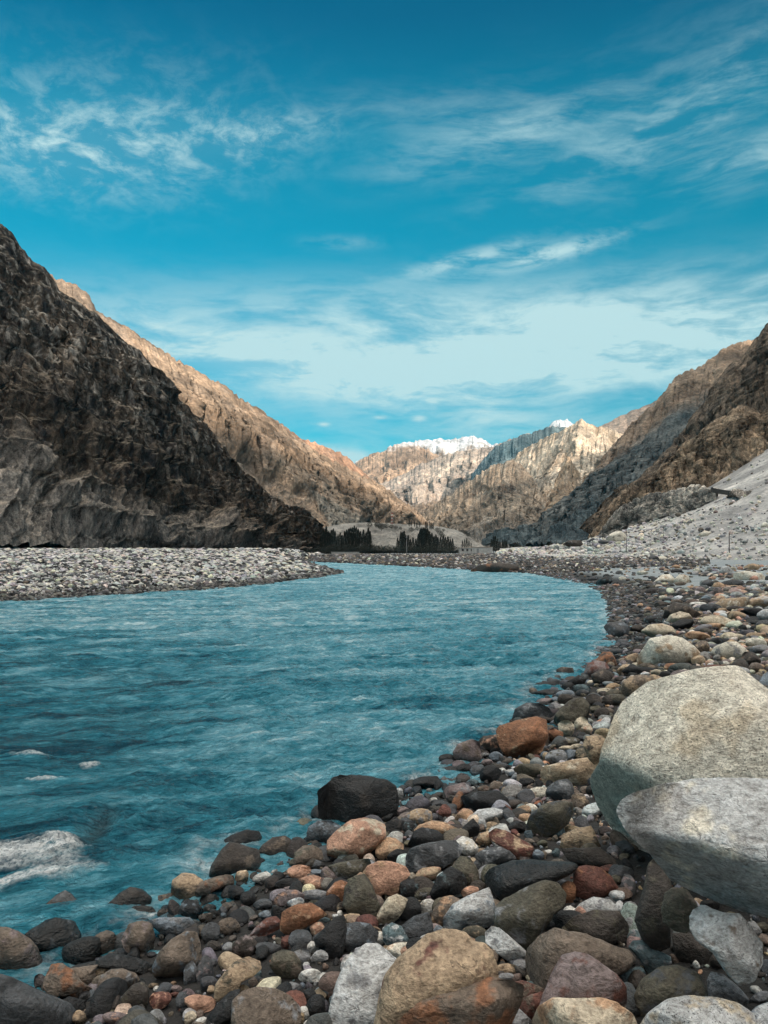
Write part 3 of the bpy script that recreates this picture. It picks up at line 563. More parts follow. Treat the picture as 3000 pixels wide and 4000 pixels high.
terb = [(u, 1191, 440-(i % 2)*1.0) for i, (u, _, _) in enumerate(terc)]
loft('river_terrace', terc, terb, 260, 90, 14, 3.6, lambda D, S, T, d, nz, p, sk: lerp((0.13, 0.125, 0.115), (0.27, 0.26, 0.24), smooth(fbm(p+4, 5)+0.4*d, -0.35, 0.35)), M_SCREE, power=1.1, vert=2.2, gully=0.7, gl=9, seed=87.0, cl_amp=0.3, back=3.0)
# far mountain side behind and to the right of the camera: it keeps the valley floor in shade
sx, sy = SUN_X, SUN_Y
def shade_hill():
    px_, py_ = -sy, sx                     # across the light
    lat = np.linspace(-2600, 5200, 220); dep = np.linspace(-980, 980, 90)
    Lg, Dg = np.meshgrid(lat, dep)
    D0 = 1500.0; hcrest = SHADE_H+D0*math.tan(SUN_EL)
    jag_ = fbm(P3(Lg/500, Dg*0+1.0, 2.0), 5)*38
    h = (hcrest+jag_+70*smooth(Lg, 520, 760))*(1-np.abs(Dg)/980)+fbm(P3(Lg/260, Dg/260, 3.0), 5)*70*smooth(np.abs(Dg), 0, 400)
    x = sx*(D0+Dg)+px_*Lg; y = sy*(D0+Dg)+py_*Lg
    V = P3(x, y, np.maximum(h, -5))
    o = mesh_obj('mountain', V.reshape(-1, 3), grid_faces(*x.shape), M_FAR, attrs={'tint': np.broadcast_to(np.array((0.25, 0.19, 0.15)), (V.size//3, 3))})
    tag(o, kind='structure')
SHADE_H = 345.0
shade_hill()
# ---------------------------------------------------------------- stones
def ico(sub):
    t_ = (1+5**.5)/2
    V = [(-1, t_, 0), (1, t_, 0), (-1, -t_, 0), (1, -t_, 0), (0, -1, t_), (0, 1, t_), (0, -1, -t_), (0, 1, -t_), (t_, 0, -1), (t_, 0, 1), (-t_, 0, -1), (-t_, 0, 1)]
    Fs = [(0, 11, 5), (0, 5, 1), (0, 1, 7), (0, 7, 10), (0, 10, 11), (1, 5, 9), (5, 11, 4), (11, 10, 2), (10, 7, 6), (7, 1, 8), (3, 9, 4), (3, 4, 2), (3, 2, 6), (3, 6, 8), (3, 8, 9), (4, 9, 5), (2, 4, 11), (6, 2, 10), (8, 6, 7), (9, 8, 1)]
    V = [np.array(v)/np.linalg.norm(v) for v in V]
    for _ in range(sub):
        mid = {}; N = []
        def mp(a, b):
            k = (min(a, b), max(a, b))
            if k not in mid:
                v = V[a]+V[b]; V.append(v/np.linalg.norm(v)); mid[k] = len(V)-1
            return mid[k]
        for a, b, c in Fs:
            ab, bc, ca = mp(a, b), mp(b, c), mp(c, a); N += [(a, ab, ca), (b, bc, ab), (c, ca, bc), (ab, bc, ca)]
        Fs = N
    return np.array(V), np.array(Fs)
ICO = {k: ico(k) for k in (0, 1, 2, 3, 4, 5)}
ICO[6] = ico(6)
def facets(Pt, size, k, sharp, rg, front=None, zonly=False):
    """cut flat faces into a blob; sharp = width of the rounding at the cuts"""
    for _ in range(k):
        n = rg.normal(size=3)
        if front is not None and rg.random() < 0.75: n = n*0.75-front*rg.uniform(0.2, 1.3)
        n /= np.linalg.norm(n); pr = Pt@n; d = pr.max()*rg.uniform(0.62, 0.90); e = (pr-d)/(size*sharp)
        cut = np.where(e > 20, e, np.log1p(np.exp(np.minimum(e, 20))))*size*sharp
        if zonly:
            if abs(n[2]) > 0.25: Pt = Pt-np.array([0, 0, 1.0])[None]*(cut*0.9/n[2])[:, None]
            else: Pt = Pt-n[None]*(cut*0.25)[:, None]
        else: Pt = Pt-n[None]*(cut*0.92)[:, None]
    return Pt
COL = dict(pale=(.63, .58, .485), pgrey=(.46, .46, .455), grey=(.22, .22, .225), dgrey=(.065, .068, .073), black=(.012, .012, .013), brown=(.15, .115, .088), dbrown=(.046, .037, .031),
           rust=(.235, .105, .052), tan=(.38, .275, .18), pink=(.44, .25, .17), red=(.13, .05, .036), white=(.60, .58, .54), olive=(.085, .075, .053), teal=(.085, .125, .135),
           mauve=(.20, .155, .15), cream=(.52, .44, .33), orange=(.43, .27, .165), bgrey=(.17, .20, .23))
WORD = dict(pale='pale beige', pgrey='pale grey', grey='mid grey', dgrey='dark grey', black='black', brown='grey-brown', dbrown='dark brown', rust='rust-orange', tan='tan', pink='pinkish tan',
            red='dark red', white='chalk white', olive='olive', teal='blue-green', mauve='mauve', cream='cream', orange='orange', bgrey='blue-grey')
def stone_attrs(Pw, c1, c2, size, rg, amt=0.5, speck=0.0, wetk=None):
    o = rg.uniform(0, 50, 3)
    n = fbm(Pw/size*1.5+o, 4, 0.55); n2 = fbm(Pw/size*4+o+9, 4, 0.6)
    th = 0.32-0.6*amt
    f = smooth(n+0.35*n2, th, th+0.28) if c2 is not None else np.zeros(len(Pw))
    c = np.array(c1)[None]*(1-f[:, None])+np.array(c2 if c2 is not None else c1)[None]*f[:, None]
    c = c*(1+0.20*n2)[:, None]
    wl = 0.12+0.06*n
    wet = 1-smooth(Pw[:, 2], wl, wl+0.05)
    if wetk is not None: wet = np.maximum(wet, wetk)
    return c, wet, np.full(len(Pw), speck)
RIVER_N = np.array(near_shore)
PLACED = []      # (centre, radius, ...) for keeping pebbles out of boulders
LAND = []        # landmarks used in labels
def hand_rock(crop, shape, c1, c2=None, ang=0.5, label=None, short=None, amt=0.5, k=0.44, thick=0.85, Y=None, speck=0.0, wet=None, sub=None, name=None, rough=1.0, cuts=None, q=None):
    """shape: polygon [(x, y)...] or ellipse (cx, cy, rx, ry[, rot]) in the crop's own units"""
    if isinstance(shape, tuple):
        cx, cy, rx, ry = shape[:4]; ro = R(shape[4]) if len(shape) > 4 else 0
        rg0 = np.random.default_rng(int(abs(cx*7+cy*13)) & 0xffff)
        poly = []
        ph = rg0.uniform(0, 6.28, 3)
        for a in np.linspace(0, 2*math.pi, 14)[:-1]:
            w = 1+0.05*math.sin(2*a+ph[0])+0.06*math.sin(3*a+ph[1])+0.03*math.sin(5*a+ph[2])
            x, y = rx*w*math.cos(a), ry*w*math.sin(a); poly.append((cx+x*math.cos(ro)-y*math.sin(ro), cy+x*math.sin(ro)+y*math.cos(ro)))
    else: poly = shape
    pts = np.array([src(crop, *q) for q in poly]); rg = np.random.default_rng(int(abs(pts[0, 0]*31+pts[0, 1]*17)) & 0xffffff)
    uc, vc = (pts.max(0)+pts.min(0))/2
    du, dv = uc-CX, vc-VH
    ray = np.array([du/F, 1.0, -dv/F])
    wpx, hpx = pts.max(0)-pts.min(0)
    if Y is None:
        zc = 0.3
        for _ in range(6):
            Yv = (CAMH-zc)*F/dv; sz = min(wpx, hpx)/F*Yv
            g = float(ground(np.array([ray[0]*Yv]), np.array([Yv]))[0]); g = max(g, -0.02)
            zc = g+k*sz
        Yv = (CAMH-zc)*F/dv
    else: Yv = Y
    P0 = np.array([0, 0, CAMH])+ray*Yv
    fw = ray/np.linalg.norm(ray); rt = np.cross(fw, (0, 0, 1)); rt /= np.linalg.norm(rt); up = np.cross(rt, fw)
    loc = []
    for u, v in pts:
        d = np.array([(u-CX)/F, 1.0, -(v-VH)/F]); tt_ = (P0-np.array([0, 0, CAMH]))@fw/(d@fw); qq = np.array([0, 0, CAMH])+d*tt_-P0
        loc.append((qq@rt, qq@up))
    loc = np.array(loc); half = (loc.max(0)-loc.min(0))/2; size = float(math.sqrt(half[0]*half[1]))
    # star-shaped radius of the outline
    TH = np.linspace(-math.pi, math.pi, 361); Rr = np.zeros(361); n = len(loc)
    for i, th in enumerate(TH):
        d = np.array([math.cos(th), math.sin(th)]); best = 0
        for j in range(n):
            a = loc[j]; b = loc[(j+1) % n]; e = b-a; den = d[0]*e[1]-d[1]*e[0]
            if abs(den) < 1e-12: continue
            s_ = (a[0]*e[1]-a[1]*e[0])/den; u_ = (a[0]*d[1]-a[1]*d[0])/den
            if s_ > 0 and -1e-6 <= u_ <= 1+1e-6: best = max(best, s_)
        Rr[i] = best
    Rr[Rr == 0] = Rr[Rr > 0].mean()
    kk = 5 if ang > 0.5 else 9; ker = np.hanning(kk+2)[1:-1]; ker /= ker.sum()
    Rr = np.convolve(np.concatenate([Rr[-kk-1:-1], Rr, Rr[1:kk+1]]), ker, 'same')[kk:-kk]
    rpx = size/Yv*F*768/3000
    if sub is None: sub = 6 if rpx > 45 else (5 if rpx > 11 else 4)
    V, Fs = ICO[sub]
    rho = np.hypot(V[:, 0], V[:, 1]); th = np.arctan2(V[:, 1], V[:, 0]); Rv = np.interp(th, TH, Rr)
    q = q or 2.35+0.5*ang; s_ = (rho**q+np.abs(V[:, 2])**q)**(-1/q)
    Tk = size*thick
    L3 = np.stack([np.cos(th)*rho*s_*Rv, np.sin(th)*rho*s_*Rv, V[:, 2]*s_*Tk], 1)
    front = np.array([0, 0, 1.0])
    base = [((rg.uniform(-.35, .35), -0.75, 0.62), rg.uniform(0.66, 0.80)), ((rg.uniform(-.45, .45), 0.70, 0.70), rg.uniform(0.72, 0.88))]
    for cn, cd in (cuts if cuts is not None else base):
        cn = np.array(cn)/np.linalg.norm(cn); pr = L3@cn; e = (pr-pr.max()*cd)/(size*(0.16-0.11*ang)); cut = np.where(e > 20, e, np.log1p(np.exp(np.minimum(e, 20))))*size*(0.16-0.11*ang)
        L3[:, 2] -= cut*0.92/max(cn[2], 0.3)
    L3 = facets(L3, size, int(3+ang*9), 0.16-0.125*ang, rg, front=-front*rg.choice([1, 1, -0.4]), zonly=True)
    # bring the outline back to its measured extents
    for ax in (0, 1):
        lo_, hi_ = loc[:, ax].min(), loc[:, ax].max(); a_, b_ = L3[:, ax].min(), L3[:, ax].max()
        L3[:, ax] = ((L3[:, ax]-a_)/(b_-a_)-0.5)*(hi_-lo_)*1.04+(hi_+lo_)/2
    nrm = L3/np.linalg.norm(L3, axis=1)[:, None]
    o = rg.uniform(0, 90, 3)
    nz = fbm(L3/size*1.1+o, 3)*0.055*(0.6+ang)*(0.25 if rough < 0.6 else 1)+fbm(L3/size*3.2+o, 4, 0.55, ridge=True)*0.020*(0.25+ang*1.5)*rough+fbm(L3/size*11+o, 4, 0.6)*0.008*rough
    L3 = L3+nrm*(nz*size)[:, None]
    W = P0+L3[:, 0:1]*rt+L3[:, 1:2]*up-L3[:, 2:3]*fw
    col, wt, sp = stone_attrs(W, COL[c1], COL[c2] if c2 else None, size, rg, amt, speck, wet)
    cen = W.mean(0)
    big = size > 0.30
    ob = mesh_obj(name or ('boulder' if big else 'river_stone'), W-cen, Fs, ROCK, attrs={'tint': col}, floats={'wet': wt, 'speck': sp})
    ob.location = cen
    ob['category'] = 'boulder' if big else 'stone'; ob['group'] = 'stones and boulders along the river bank'
    shp = 'angular' if ang > 0.62 else ('rounded' if ang < 0.42 else 'blocky'); asp = half[0]/half[1]
    if asp > 2.3: shp = 'long flat'
    elif asp < 0.6: shp = 'upright'
    rec = dict(o=ob, cen=cen, size=size, half=half, c1=c1, c2=c2, shp=shp, uv=(uc, vc), short=short, label=label)
    PLACED.append(rec)
    if short: LAND.append(rec)
    return ob
H_ = hand_rock
# --- the large landmarks (outlines), each with its own label
H_('Z', [(1258, 1700), (1262, 1680), (1298, 1650), (1326, 1560), (1344, 1518), (1400, 1478), (1480, 1457), (1540, 1447), (1592, 1440), (1650, 1490), (1720, 1560), (1800, 1700), (1760, 1840), (1640, 1860), (1500, 1880), (1400, 1878), (1330, 1835), (1290, 1790), (1264, 1745)], 'pale', 'cream', 0.85, 'huge pale beige granite boulder peppered with dark specks, leaning over the right bank', 'the huge pale beige boulder', Y=4.75, thick=0.75, q=5, cuts=[((-.62, -.72, .34), .44), ((.10, .60, .78), .55), ((-.80, .15, .55), .80)], speck=0.9, amt=0.45, rough=0.45)
H_('Z', [(1358, 1762), (1372, 1735), (1450, 1702), (1500, 1690), (1600, 1688), (1720, 1690), (1850, 1750), (1860, 1950), (1700, 1990), (1600, 1968), (1520, 1935), (1450, 1900), (1418, 1850), (1380, 1805)], 'pgrey', 'pale', 0.85, 'big light grey slab-like boulder propped in front of the huge pale beige one', 'the big light grey boulder', Y=3.45, thick=0.72, q=5, cuts=[((-.22, -.90, .36), .46), ((.05, .62, .76), .58), ((.4, -.2, .8), .85)], speck=0.35, amt=0.3, rough=0.5)
H_('E', [(945, 600), (941, 400), (1050, 290), (1100, 270), (1300, 285), (1460, 308), (1530, 358), (1556, 480), (1550, 600), (1480, 645), (1200, 655), (1080, 655), (980, 635)], 'black', 'dbrown', 0.75, 'large square-cornered black boulder with thin pale veins standing at the water edge', 'the square black boulder', wet=0.35, amt=0.15)
H_('B', [(1200, 240), (1218, 170), (1310, 80), (1400, 15), (1500, -10), (1600, 0), (1662, 40), (1665, 130), (1620, 230), (1490, 320), (1380, 335), (1260, 350), (1205, 320)], 'pink', 'cream', 0.85, 'pinkish boulder with a broken pale face just below the square black boulder', 'the broken pink boulder', amt=0.55)
H_('F', [(710, 520), (740, 490), (880, 450), (1020, 420), (1100, 450), (1110, 560), (1060, 680), (950, 740), (830, 750), (760, 690), (720, 600)], 'rust', 'tan', 0.95, 'rust-brown angular boulder with a tan broken face near the water, mid bank', 'the rust-brown angular boulder', amt=0.3)
H_('C', [(1030, 460), (1070, 395), (1250, 340), (1500, 345), (1680, 350), (1760, 385), (1690, 450), (1560, 510), (1420, 560), (1280, 640), (1190, 665), (1100, 590), (1040, 530)], 'black', 'bgrey', 0.4, 'wet black slab with a shiny blue top, left of the huge pale beige boulder', 'the shiny black slab', wet=0.75, amt=0.25, k=0.5)
H_('C', [(130, 1720), (205, 1400), (240, 1260), (330, 1130), (440, 1050), (560, 940), (680, 910), (780, 905), (860, 930), (930, 1000), (1000, 1010), (1055, 1060), (1100, 1200), (1110, 1290), (1060, 1450), (900, 1600), (600, 1750), (300, 1800)], 'tan', 'red', 0.6, 'large tan boulder with a dark red stain at the bottom centre of the bank', 'the large tan boulder with a red stain', amt=0.22, k=0.45)
H_('C', [(270, 1720), (360, 1580), (480, 1450), (640, 1350), (850, 1285), (1000, 1300), (1180, 1330), (1300, 1370), (1290, 1480), (1270, 1560), (1190, 1720), (900, 1850), (500, 1850)], 'brown', 'rust', 0.75, 'orange-brown wedge-shaped boulder overlapping the large tan boulder at the bottom edge', 'the orange-brown wedge boulder', amt=0.6, k=0.55)
H_('C', [(-230, 1560), (-200, 1430), (-170, 1290), (-110, 1180), (-50, 1100), (60, 1022), (150, 1018), (210, 1060), (310, 1150), (275, 1250), (228, 1400), (190, 1560), (130, 1720), (-40, 1780), (-200, 1730)], 'pgrey', 'grey', 0.6, 'large light grey boulder with a blunt ridge, left of the large tan boulder', 'the large ridged grey boulder', amt=0.45, k=0.42)
H_('D', [(-250, 1680), (-160, 1480), (-80, 1250), (0, 1110), (100, 1085), (200, 1110), (300, 1180), (420, 1260), (490, 1350), (505, 1480), (400, 1650), (100, 1700)], 'mauve', 'red', 0.6, 'reddish boulder with grey flanks behind the cream and orange boulder at the bottom', 'the reddish peaked boulder', amt=0.55, k=0.45)
H_('D', [(-300, 1130), (-270, 1070), (-170, 960), (-50, 900), (60, 940), (180, 950), (280, 1000), (400, 1050), (520, 1080), (552, 1150), (500, 1230), (300, 1330), (0, 1420), (-180, 1390), (-300, 1260)], 'brown', 'dbrown', 0.8, 'knobbly brown boulder behind the reddish peaked boulder', 'the knobbly brown boulder', amt=0.4, k=0.38)
H_('D', [(-290, 1720), (-180, 1520), (-60, 1450), (80, 1460), (300, 1455), (420, 1490), (540, 1580), (620, 1720), (400, 1900), (-100, 1900)], 'cream', 'orange', 0.35, 'cream boulder with a large orange patch, cut by the bottom edge', 'the cream and orange boulder', amt=0.6, k=0.5)
H_('D', [(610, 1700), (720, 1560), (880, 1470), (1060, 1440), (1250, 1450), (1400, 1490), (1510, 1570), (1580, 1720), (1400, 1900), (800, 1900)], 'pgrey', 'cream', 0.3, 'pale speckled granite boulder with tan patches in the bottom right corner', 'the speckled granite boulder', speck=0.9, amt=0.5, k=0.5)
H_('D', [(1470, 1720), (1490, 1600), (1560, 1520), (1700, 1480), (1850, 1520), (1850, 1800), (1600, 1850)], 'pgrey', 'bgrey', 0.4, 'grey speckled boulder at the right edge beside the speckled granite boulder', speck=0.8, amt=0.4, k=0.5)
H_('D', [(1030, 800), (1060, 740), (1150, 708), (1220, 740), (1300, 770), (1420, 780), (1500, 860), (1600, 1000), (1610, 1150), (1540, 1300), (1420, 1335), (1330, 1240), (1220, 1080), (1080, 980), (1040, 900)], 'pgrey', 'brown', 0.65, 'grey boulder with brown lower end wedged under the big light grey boulder', 'the grey and brown boulder', speck=0.3, amt=0.3, Y=3.35)
H_('D', [(590, 1420), (640, 1300), (780, 1210), (920, 1190), (1080, 1250), (1160, 1400), (1150, 1580), (900, 1660), (700, 1640), (610, 1520)], 'olive', 'dgrey', 0.3, 'dark olive domed boulder in the shadow above the speckled granite boulder', 'the dark olive dome', amt=0.5)
H_('D', [(650, 580), (690, 380), (750, 330), (830, 400), (880, 600), (860, 850), (870, 1000), (760, 1060), (640, 920), (585, 780)], 'dbrown', 'olive', 0.4, 'tall dark brown boulder standing below the overhang of the big light grey boulder', 'the tall dark brown boulder', amt=0.4, Y=3.95)
H_('D', [(800, 720), (830, 600), (900, 560), (1000, 570), (1080, 680), (1090, 800), (1000, 915), (900, 900), (810, 830)], 'olive', 'brown', 0.5, 'olive-brown boulder between the tall dark brown boulder and the grey and brown one', Y=3.65)
H_('D', [(890, 930), (1000, 920), (1100, 960), (1190, 1080), (1170, 1200), (960, 1180), (900, 1060)], 'dbrown', None, 0.5, 'dark brown stone deep in the shadow under the big light grey boulder', k=0.25)
H_('D', [(1170, 1300), (1200, 1240), (1300, 1260), (1400, 1350), (1500, 1460), (1400, 1530), (1190, 1480)], 'grey', 'dgrey', 0.5, 'grey wedge-shaped stone behind the speckled granite boulder', amt=0.4)
H_('D', [(90, 560), (95, 400), (190, 375), (300, 400), (390, 470), (445, 560), (400, 620), (200, 650), (110, 620)], 'red', 'rust', 0.6, 'dark red blocky boulder right of the shiny black slab', 'the dark red boulder', amt=0.3)
H_('D', [(0, 880), (100, 790), (250, 745), (440, 750), (520, 860), (505, 980), (380, 1010), (250, 980), (130, 930)], 'dbrown', 'olive', 0.7, 'dark brown boulder sloping down under a grey-topped stone', amt=0.4)
H_('D', [(95, 740), (150, 680), (250, 635), (380, 650), (440, 700), (450, 765), (300, 800), (120, 800)], 'pgrey', 'grey', 0.5, 'pale grey domed stone below the dark red boulder', 'the pale grey dome')
H_('D', [(540, 1040), (570, 990), (680, 985), (740, 1050), (850, 1110), (872, 1160), (760, 1225), (680, 1240), (620, 1130)], 'teal', 'grey', 0.7, 'blue-green tinted stone lying under the tall dark brown boulder', amt=0.6)
H_('D', [(-20, 230), (0, 120), (100, 80), (222, 58), (250, 110), (295, 215), (270, 250), (100, 250)], 'tan', 'brown', 0.6, 'tan-brown stone tucked against the left foot of the huge pale beige boulder', amt=0.5)
H_('D', [(0, 240), (290, 235), (420, 320), (440, 390), (200, 380), (50, 330)], 'dbrown', None, 0.4, 'dark stone in the shade under the tan-brown stone by the huge pale beige boulder')
H_('C', [(1115, 830), (1120, 720), (1200, 650), (1320, 590), (1480, 520), (1600, 520), (1680, 600), (1650, 720), (1560, 780), (1500, 880), (1430, 1020), (1370, 1075), (1280, 1000), (1160, 900)], 'olive', 'grey', 0.65, 'large dark olive boulder leaning below the shiny black slab', 'the leaning olive boulder', amt=0.45)
H_('C', [(690, 900), (700, 790), (770, 690), (880, 630), (1050, 558), (1080, 620), (1112, 740), (1085, 850), (1030, 870), (900, 890), (750, 930)], 'pgrey', 'bgrey', 0.6, 'light blue-grey boulder left of the leaning olive boulder', 'the light blue-grey boulder', amt=0.5)
H_('C', [(1030, 920), (1080, 873), (1140, 888), (1250, 980), (1350, 1060), (1362, 1110), (1310, 1152), (1200, 1140), (1100, 1060), (1040, 1000)], 'pgrey', 'grey', 0.6, 'pale grey slanting stone below the leaning olive boulder', amt=0.3)
H_('C', [(1275, 1480), (1380, 1430), (1480, 1400), (1515, 1440), (1460, 1560), (1390, 1625), (1300, 1540)], 'red', 'brown', 0.8, 'dark red-brown angular stone right of the orange-brown wedge boulder', amt=0.5)
H_('C', [(1200, 1330), (1330, 1310), (1480, 1370), (1530, 1420), (1400, 1470), (1260, 1470)], 'red', 'brown', 0.7, 'dark red-brown slab behind the tip of the orange-brown wedge boulder', amt=0.6)
H_('C', [(1190, 1700), (1270, 1520), (1400, 1640), (1390, 1740), (1250, 1800)], 'grey', None, 0.6, 'grey pointed stone between the wedge boulder and the cream and orange boulder')
H_('C', [(395, 300), (430, 240), (560, 198), (700, 180), (780, 180), (832, 240), (800, 320), (690, 392), (560, 405), (430, 445), (398, 380)], 'dgrey', 'grey', 0.7, 'slate-grey lumpy boulder in the middle of the bank below a black stone', 'the slate-grey boulder', amt=0.45)
H_('C', [(400, 215), (470, 100), (520, 70), (640, 90), (722, 160), (700, 195), (560, 225), (430, 245)], 'black', 'dgrey', 0.6, 'black lumpy stone resting on the slate-grey boulder', 'the black lumpy stone', amt=0.3)
H_('C', [(455, 100), (500, 50), (600, 12), (700, 28), (800, 80), (805, 130), (740, 172), (690, 165), (600, 120)], 'orange', 'cream', 0.35, 'smooth pale orange boulder behind the black lumpy stone', 'the pale orange boulder', amt=0.4)
H_('C', [(770, 190), (850, 143), (920, 160), (970, 230), (960, 285), (900, 292), (830, 275)], 'white', 'cream', 0.8, 'cream-white five-sided stone right of the slate-grey boulder', amt=0.4)
H_('C', [(800, 120), (860, 60), (930, -5), (978, 60), (970, 140), (880, 152)], 'black', None, 0.7, 'black pointed stone between the pale orange boulder and a white one')
H_('C', [(1065, 120), (1120, 78), (1200, 98), (1330, 170), (1412, 220), (1402, 290), (1310, 335), (1240, 282), (1130, 205), (1075, 180)], 'red', 'tan', 0.5, 'long red-brown loaf-shaped stone slanting down above the shiny black slab', 'the red-brown loaf-shaped stone', amt=0.42)
H_('C', [(953, 175), (980, 118), (1070, 95), (1082, 200), (1000, 217)], 'tan', 'rust', 0.5, 'tan and rust stone against the upper end of the red-brown loaf-shaped stone', amt=0.4)
H_('C', [(948, 290), (1030, 238), (1130, 218), (1220, 260), (1275, 320), (1150, 352), (1090, 382), (1010, 392)], 'dgrey', 'grey', 0.4, 'blue-grey rounded boulder left of the red-brown loaf-shaped stone', amt=0.4)
H_('C', [(35, 450), (80, 390), (160, 343), (270, 343), (380, 380), (412, 450), (335, 525), (300, 620), (200, 600), (150, 640), (60, 600), (40, 520)], 'pink', 'orange', 0.8, 'pinkish tan boulder with a broken left side, above an olive boulder', 'the pinkish tan block', amt=0.4)
H_('B', [(1330, 700), (1350, 560), (1420, 470), (1500, 450), (1560, 560), (1620, 700), (1590, 800), (1500, 825), (1400, 790)], 'olive', 'dbrown', 0.3, 'large smooth olive boulder under the pinkish tan block', 'the smooth olive boulder', amt=0.4)
H_('C', [(148, 840), (180, 730), (240, 640), (310, 610), (392, 650), (370, 720), (320, 800), (250, 862), (168, 867)], 'cream', 'brown', 0.6, 'upright cream and brown mottled stone below the pinkish tan block', 'the mottled cream stone', amt=0.4)
H_('C', [(595, 830), (610, 740), (680, 640), (750, 624), (818, 650), (750, 740), (700, 850), (640, 870)], 'brown', 'orange', 0.5, 'reddish tan stone leaning on the light blue-grey boulder', amt=0.6)
H_('C', [(588, 600), (640, 470), (740, 388), (830, 430), (882, 520), (820, 592), (700, 625), (630, 672)], 'black', 'teal', 0.7, 'black-green angular boulder below the slate-grey boulder', 'the black-green boulder', amt=0.2)
H_('C', [(760, 380), (830, 303), (900, 320), (960, 410), (978, 520), (920, 562), (850, 450)], 'olive', 'brown', 0.5, 'olive-brown upright stone right of the black-green boulder', amt=0.5)
H_('C', [(308, 540), (380, 488), (480, 488), (532, 560), (470, 642), (360, 624)], 'black', 'teal', 0.6, 'black-teal stone right of the pinkish tan block', amt=0.3)
H_('C', [(350, 870), (450, 790), (560, 758), (602, 860), (590, 945), (470, 985), (400, 960)], 'dgrey', 'black', 0.5, 'dark grey stone below the mottled cream stone', amt=0.4)
H_('C', [(198, 980), (210, 880), (280, 843), (350, 870), (402, 960), (390, 1005), (240, 1042)], 'teal', 'pgrey', 0.5, 'grey-teal banded stone above the large ridged grey boulder', amt=0.5)
H_('B', [(825, 850), (840, 760), (930, 710), (1060, 683), (1130, 720), (1192, 782), (1090, 840), (1000, 892), (880, 935), (830, 900)], 'rust', 'orange', 0.5, 'bright rust-orange boulder in the lower middle of the bank', 'the bright rust-orange boulder', amt=0.4)
H_('B', [(1185, 680), (1200, 590), (1260, 510), (1310, 498), (1382, 530), (1340, 620), (1320, 690), (1230, 738)], 'rust', 'pink', 0.6, 'rust-red stone against the left side of the smooth olive boulder', 'the rust-red stone', amt=0.5)
H_('B', [(1215, 372), (1300, 350), (1530, 323), (1548, 380), (1480, 432), (1350, 492), (1270, 462)], 'olive', 'grey', 0.5, 'grey-olive flat slab in front of the broken pink boulder', 'the grey-olive slab', amt=0.5)
H_('B', [(430, 1620), (440, 1480), (520, 1400), (640, 1363), (780, 1380), (900, 1440), (972, 1520), (985, 1640), (900, 1750), (600, 1790), (450, 1740)], 'brown', 'grey', 0.35, 'big smooth tan-grey boulder at the bottom edge, left of the large ridged grey boulder', 'the smooth tan-grey boulder', amt=0.4, k=0.4)
H_('B', [(290, 1440), (300, 1330), (380, 1230), (450, 1160), (560, 1118), (650, 1150), (662, 1210), (590, 1270), (500, 1310), (480, 1370), (380, 1440), (310, 1472)], 'tan', 'olive', 0.65, 'yellowish tan rough boulder above the smooth tan-grey boulder', 'the yellowish tan boulder', amt=0.35)
H_('B', [(228, 1600), (330, 1480), (400, 1410), (492, 1378), (460, 1470), (430, 1600), (330, 1665), (240, 1685)], 'black', 'dgrey', 0.8, 'black slanting slab left of the smooth tan-grey boulder', 'the black slanting slab', amt=0.3)
H_('B', [(1098, 960), (1190, 870), (1250, 800), (1330, 788), (1352, 900), (1330, 1050), (1260, 1175), (1190, 1120), (1180, 1040), (1120, 1030)], 'black', None, 0.8, 'black jagged boulder below the bright rust-orange boulder', 'the black jagged boulder', amt=0.2)
H_('B', [(1220, 920), (1300, 858), (1430, 838), (1540, 850), (1605, 920), (1590, 985), (1490, 1035), (1380, 1065), (1320, 1030), (1260, 970)], 'dgrey', 'bgrey', 0.7, 'dark blue-grey boulder above the large ridged grey boulder', 'the dark blue-grey boulder', amt=0.4)
H_('B', [(735, 1180), (760, 1090), (840, 1062), (930, 1080), (985, 1150), (990, 1260), (900, 1300), (800, 1270)], 'olive', 'brown', 0.4, 'olive-brown rounded boulder with a grey oval stone on it', amt=0.5)
H_('B', [(570, 950), (620, 880), (700, 810), (780, 788), (825, 830), (800, 892), (720, 935), (640, 965)], 'red', 'mauve', 0.5, 'reddish mauve stone left of the bright rust-orange boulder', amt=0.55)
H_('B', [(250, 460), (270, 370), (330, 260), (400, 193), (470, 210), (560, 240), (640, 250), (657, 340), (640, 425), (500, 435), (330, 472)], 'dbrown', 'brown', 0.4, 'large dark brown boulder with a rusty right end at the water edge', 'the dark brown shore boulder', amt=0.4)
H_('B', [(320, 260), (340, 190), (430, 130), (550, 88), (640, 100), (672, 160), (650, 235), (560, 245), (440, 200), (370, 225)], 'black', 'dbrown', 0.4, 'black-brown boulder half in the river behind the dark brown shore boulder', amt=0.5)
H_('B', [(655, 150), (670, 110), (750, 73), (840, 80), (902, 140), (820, 150), (720, 180)], 'dbrown', 'black', 0.3, 'dark rounded stone at the tip of the shore boulders', amt=0.4)
H_('B', [(638, 280), (680, 210), (760, 150), (860, 138), (922, 180), (952, 260), (920, 302), (830, 322), (690, 312)], 'dbrown', 'brown', 0.3, 'smooth dark brown boulder right of the dark brown shore boulder', 'the smooth dark brown boulder', amt=0.5)
H_('B', [(930, 370), (940, 270), (1000, 218), (1080, 208), (1152, 250), (1162, 320), (1100, 345), (1000, 385)], 'brown', 'olive', 0.5, 'grey-brown boulder below a blue-grey one at the water edge', amt=0.5)
H_('B', [(1028, 190), (1050, 70), (1130, 13), (1230, 23), (1312, 70), (1290, 130), (1220, 185), (1200, 212), (1100, 212)], 'dgrey', 'bgrey', 0.6, 'dark blue-grey boulder touching the water below the square black boulder', amt=0.5)
